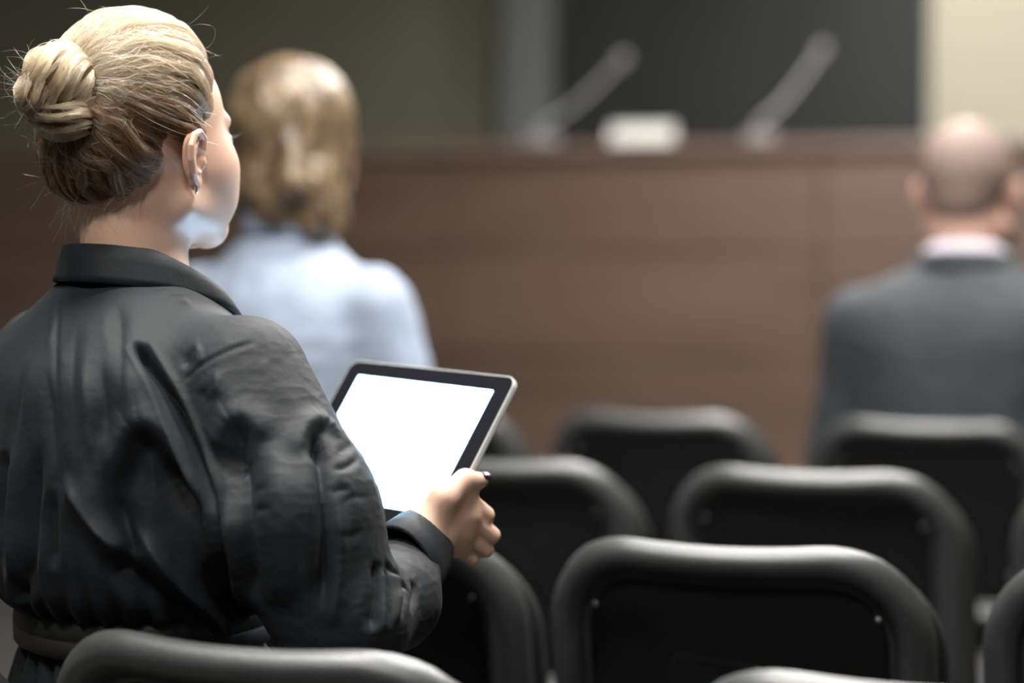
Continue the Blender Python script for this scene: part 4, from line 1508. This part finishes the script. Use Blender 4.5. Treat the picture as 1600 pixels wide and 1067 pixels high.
tab_part('back_shell', -TW_ / 2, TW_ / 2, -TH_ / 2, TH_ / 2, -TT_ / 2, TT_ / 2 - 0.0006, 0.012, M['tab_body'], 0.003)
tab_part('bezel', -TW_ / 2 + 0.0012, TW_ / 2 - 0.0012, -TH_ / 2 + 0.0012, TH_ / 2 - 0.0012, TT_ / 2 - 0.0006, TT_ / 2, 0.011, M['tab_glass'])
tab_part('screen', -0.0985, 0.0985, -0.0740, 0.0740, TT_ / 2, TT_ / 2 + 0.0004, 0.001, M['tab_screen'])


# ================================================================= people further forward
def ring_collar(fr, pts, hgt, thick, n=48, flare=0.006):
    cl = spline(pts, n); V = []; F = []
    for i, p in enumerate(cl):
        o = np.array([p[0], p[1], 0.0]); o /= np.linalg.norm(o) + 1e-9
        e = abs(2 * i / (n - 1) - 1)
        h = hgt * (1 - 0.6 * max(0, e - 0.5) / 0.5)
        prof = [(-thick, -0.015), (-thick, h * 0.9), (0, h), (flare * 0.5, h * 0.9), (flare + 0.003, -0.004), (flare - 0.001, -0.006), (0, h * 0.5)]
        for a, z in prof:
            V.append(p + o * a + np.array([0, 0, z]))
    m = len(prof)
    for i in range(n - 1):
        for k in range(m):
            k2 = (k + 1) % m
            F.append((i * m + k, i * m + k2, (i + 1) * m + k2, (i + 1) * m + k))
    F.append(tuple(range(m))); F.append(tuple((n - 1) * m + k for k in range(m))[::-1])
    return fr.to_w(np.array(V)), F


def seated(fr, hd, label, male, stack, sh, el, wr, sr, top_mat, legs_mat, skin, hs, top_name, h=0.006, neck_r=(0.052, 0.058), neck_z=1.05):
    p = empty('person', (fr.o[0], fr.o[1], 0.47))
    tag(p, label, 'person')
    # body: head, neck, trunk, arms, hands, legs in one mesh
    def fh(q):
        d = sd_head(q / hs, male) * hs
        return smin(d, sd_cone(q, (0, -0.03, -0.03), hd.to_l(fr.to_w((0, -0.01, neck_z))), *neck_r), 0.025)
    v1_, f1_ = sdf_world(hd, fh, (-.13, -.17, -.30), (.13, .16, .17), 0.0042, 2)
    e1 = ear_mesh(hd, 1, cx=0.075 * hs, h=0.0016); e2 = ear_mesh(hd, -1, cx=0.075 * hs, h=0.0016)
    def fc(q):
        d = sd_stack(q, [(r[0], r[1] * 0.80, r[2] * 0.80, r[3]) for r in stack])
        for s in (-1, 1):
            m3 = np.array([s, 1, 1])
            d = smin(d, sd_chain(q, [np.array(sh) * m3, np.array(el) * m3, np.array(wr) * m3], [sr[0] * .7, sr[1] * .65, .026]), 0.02)
            w = np.array(wr) * m3; dr = (w - np.array(el) * m3); dr /= np.linalg.norm(dr)
            d = smin(d, sd_cone(q, w, w + dr * 0.06, .026, .030), 0.02)
            for k in range(4):
                b = w + dr * 0.075 + np.array([(k - 1.5) * .017, 0, 0])
                d = smin(d, sd_chain(q, [b, b + dr * .035 + np.array([0, 0, -.004]), b + dr * .055 + np.array([0, 0, -.018])], [.0095, .0085, .007]), 0.006)
            d = smin(d, sd_cone(q, w + dr * .02, w + dr * .06 + np.array([-s * .035, 0, -.005]), .012, .009), 0.01)
            d = smin(d, sd_chain(q, [(s * .09, .03, .56), (s * .11, .46, .52), (s * .10, .44, .10)], [.08, .055, .04]), 0.03)
        return d
    v2_, f2_ = sdf_world(fr, fc, (-.38, -.2, .03), (.38, .62, neck_z + .06), 0.008, 1)
    bv_, bf_ = join([(v1_, f1_), (e1[0], e1[1]), (e2[0], e2[1]), (v2_, f2_)])
    keep(mesh_obj('body', bv_, bf_, skin), p)
    # upper garment
    def ft(q):
        d = sd_stack(q, stack)
        for s in (-1, 1):
            m3 = np.array([s, 1, 1])
            a, b, c = np.array(sh) * m3, np.array(el) * m3, np.array(wr) * m3
            d = smin(d, sd_chain(q, [a, b, c - (c - b) * 0.05], [sr[0], sr[1], sr[2]], 0.02), 0.03)
        return d
    tv, tf = nets(ft, (-.40, -.22, stack[0][0] - .02), (.40, .50, stack[-1][0] + .02), h)
    tv = smooth(tv, tf, 2)
    tnm = vnormals(tv, tf)
    tv = tv + tnm * (0.006 * vnoise(tv * np.array([1.4, 1, .6]), 0.07, 8) + 0.003 * (1 - np.abs(vnoise(tv, 0.035, 4))))[:, None]
    keep(mesh_obj(top_name, fr.to_w(tv), tf, top_mat), p)
    # trousers and shoes
    def fl_(q):
        d = sd_stack(q, [(.48, .17, .13, .03), (.58, .18, .14, .02), (.70, .165, .12, .0), (stack[0][0] + .03, .14, .10, 0)])
        for s in (-1, 1):
            d = smin(d, sd_chain(q, [(s * .095, .03, .57), (s * .115, .46, .53), (s * .105, .45, .09)], [.095, .072, .062]), 0.03)
        return smax(d, .055 - q[:, 2], .004)
    lv_, lf2 = nets(fl_, (-.28, -.16, .03), (.28, .58, stack[0][0] + .05), 0.009)
    keep(mesh_obj('trousers', fr.to_w(smooth(lv_, lf2, 1)), lf2, legs_mat), p)
    for s in (-1, 1):
        v, f = nets(lambda q: smax(smin(sd_cone(q, (s * .105, .42, .055), (s * .11, .60, .036), .046, .036), sd_cone(q, (s * .105, .43, .10), (s * .105, .45, .05), .042, .042), .02), 0.002 - q[:, 2], .004), (s * .105 - .07, .35, 0), (s * .105 + .07, .66, .15), .007)
        keep(mesh_obj('shoe', fr.to_w(v), f, M['shoe']), p)
    return p


# ---- woman in pale blue
w2 = W(448, 360, 4.03)
WB = Frame(w2[0], 4.03, 26)
wh = W(463, 240, 4.045)
WH = Frame(wh[0], wh[1], 34, z=wh[2], pitch=2)
stackW = [(0.70, .145, .115, .0), (0.80, .16, .125, -.005), (0.92, .180, .128, -.01), (1.00, .188, .122, -.012), (1.06, .172, .108, -.012), (1.10, .135, .09, -.01), (1.13, .095, .075, -.006), (1.16, .068, .064, 0)]
lady = seated(WB, WH, 'woman with wavy honey-blond bob in a pale blue shirt, seen from behind', False, stackW,
              (.170, .0, 1.045), (.220, .03, .80), (.10, .26, .72), (.060, .056, .042), M['shirt_b'], M['trouser'], M['skin'], 1.0, 'shirt', neck_z=1.10)
v, f = ring_collar(WB, [(-.03, .10, 1.11), (-.066, .045, 1.135), (-.066, -.01, 1.155), (-.04, -.055, 1.163), (0, -.068, 1.165), (.04, -.055, 1.163), (.066, -.01, 1.155), (.066, .045, 1.135), (.03, .10, 1.11)], 0.034, 0.004)
keep(mesh_obj('collar', v, f, M['shirt_b']), lady)


def fn_bob(p):
    d = sd_ell(p, (0, -0.012, 0.052), (0.100, 0.114, 0.110))
    d = smin(d, sd_ell(p, (0, -0.030, -0.040), (0.104, 0.090, 0.085)), 0.04)
    d = smin(d, sd_ell(p, (0.0, -0.040, -0.085), (0.085, 0.065, 0.045)), 0.03)
    face = sd_ell(p, (0, 0.105, -0.03), (0.060, 0.075, 0.105))
    return smax(d, -face, 0.02)


v, f = nets(fn_bob, (-.14, -.17, -.16), (.14, .14, .19), 0.0034)
v = smooth(v, f, 1)
n_ = vnormals(v, f)
low = np.clip((0.05 - v[:, 2]) / 0.12, 0, 1)
v = v + n_ * ((0.006 + 0.026 * low) * vnoise(v * np.array([1, 1, .6]), 0.034, 6) + 0.006 * low * (1 - np.abs(vnoise(v * np.array([1, 1, .8]), 0.018, 7))) + 0.002 * vnoise(v * np.array([1, 1, .15]), 0.006, 12))[:, None]
bob = keep(mesh_obj('hair', WH.to_w(v), f, M['hair_w']), lady)

# ---- man in the suit
m2 = W(1508, 400, 4.60)
MB_ = Frame(m2[0], 4.60, 17)
mh = W(1512, 307, 4.61)
MH = Frame(mh[0], mh[1], 24, z=mh[2], pitch=0)
stackM = [(0.66, .185, .13, .0), (0.78, .200, .138, -.005), (0.90, .222, .142, -.01), (0.98, .236, .136, -.014), (1.03, .222, .120, -.014), (1.065, .170, .100, -.012), (1.09, .115, .085, -.008), (1.115, .078, .074, 0)]
man = seated(MB_, MH, 'bald bearded man in a charcoal suit jacket, seen from behind at the right edge', True, stackM,
             (.200, .0, .985), (.240, .04, .72), (.11, .30, .68), (.066, .062, .048), M['suit'], M['suit'], M['skin_m'], 1.13, 'jacket', neck_r=(0.060, 0.064), neck_z=1.06)
v, f = ring_collar(MB_, [(-.03, .095, 1.060), (-.070, .045, 1.080), (-.074, -.01, 1.100), (-.046, -.060, 1.112), (0, -.076, 1.114), (.046, -.060, 1.112), (.074, -.01, 1.100), (.070, .045, 1.080), (.03, .095, 1.060)], 0.034, 0.004)
keep(mesh_obj('shirt_collar', v, f, M['shirt_w']), man)
v, f = ring_collar(MB_, [(-.055, .120, .98), (-.088, .045, 1.072), (-.088, -.01, 1.092), (-.055, -.068, 1.100), (0, -.086, 1.102), (.055, -.068, 1.100), (.088, -.01, 1.092), (.088, .045, 1.072), (.055, .120, .98)], 0.028, 0.004, flare=0.012)
keep(mesh_obj('jacket_collar', v, f, M['suit']), man)


def fn_crop(p):
    q = p / 1.13
    d = (sd_ell(q, (0, -0.008, 0.042), (0.073, 0.093, 0.085)) - 0.0022) * 1.13
    d = smin(d, sd_cone(q, (0, -0.045, -0.01), (0, -0.045, -0.03), 0.0495, 0.045), 0.02)
    lim = smax(p[:, 2] - 0.138 + 0.5 * np.maximum(p[:, 1] + 0.02, 0), -0.034 - p[:, 2], 0.006)
    lim = smax(lim, p[:, 1] - 0.045, 0.01)
    ear = sd_ell(np.stack([np.abs(p[:, 0]), p[:, 1], p[:, 2]], 1), (0.090, 0.004, 0.0), (0.03, 0.022, 0.034))
    return smax(smax(d, lim, 0.004), -ear, 0.004)


v, f = nets(fn_crop, (-.11, -.14, -.06), (.11, .07, .15), 0.004)
keep(mesh_obj('cropped_hair', MH.to_w(v), f, M['stubble']), man)


def fn_beard(p):
    d = (sd_head(p / 1.13, True)) * 1.13 - 0.011
    reg = smin(sd_ell(p, (0, 0.075, -0.085), (0.055, 0.055, 0.052)), sd_cone(np.stack([np.abs(p[:, 0]), p[:, 1], p[:, 2]], 1), (0.066, 0.022, -0.020), (0.05, 0.05, -0.075), 0.014, 0.028), 0.02)
    return smax(d, reg, 0.008)


v, f = nets(fn_beard, (-.10, -.03, -.17), (.10, .15, .02), 0.004)
n_ = vnormals(v, f)
v = v + n_ * (0.003 * vnoise(v, 0.012, 3))[:, None]
keep(mesh_obj('beard', MH.to_w(v), f, M['beard']), man)
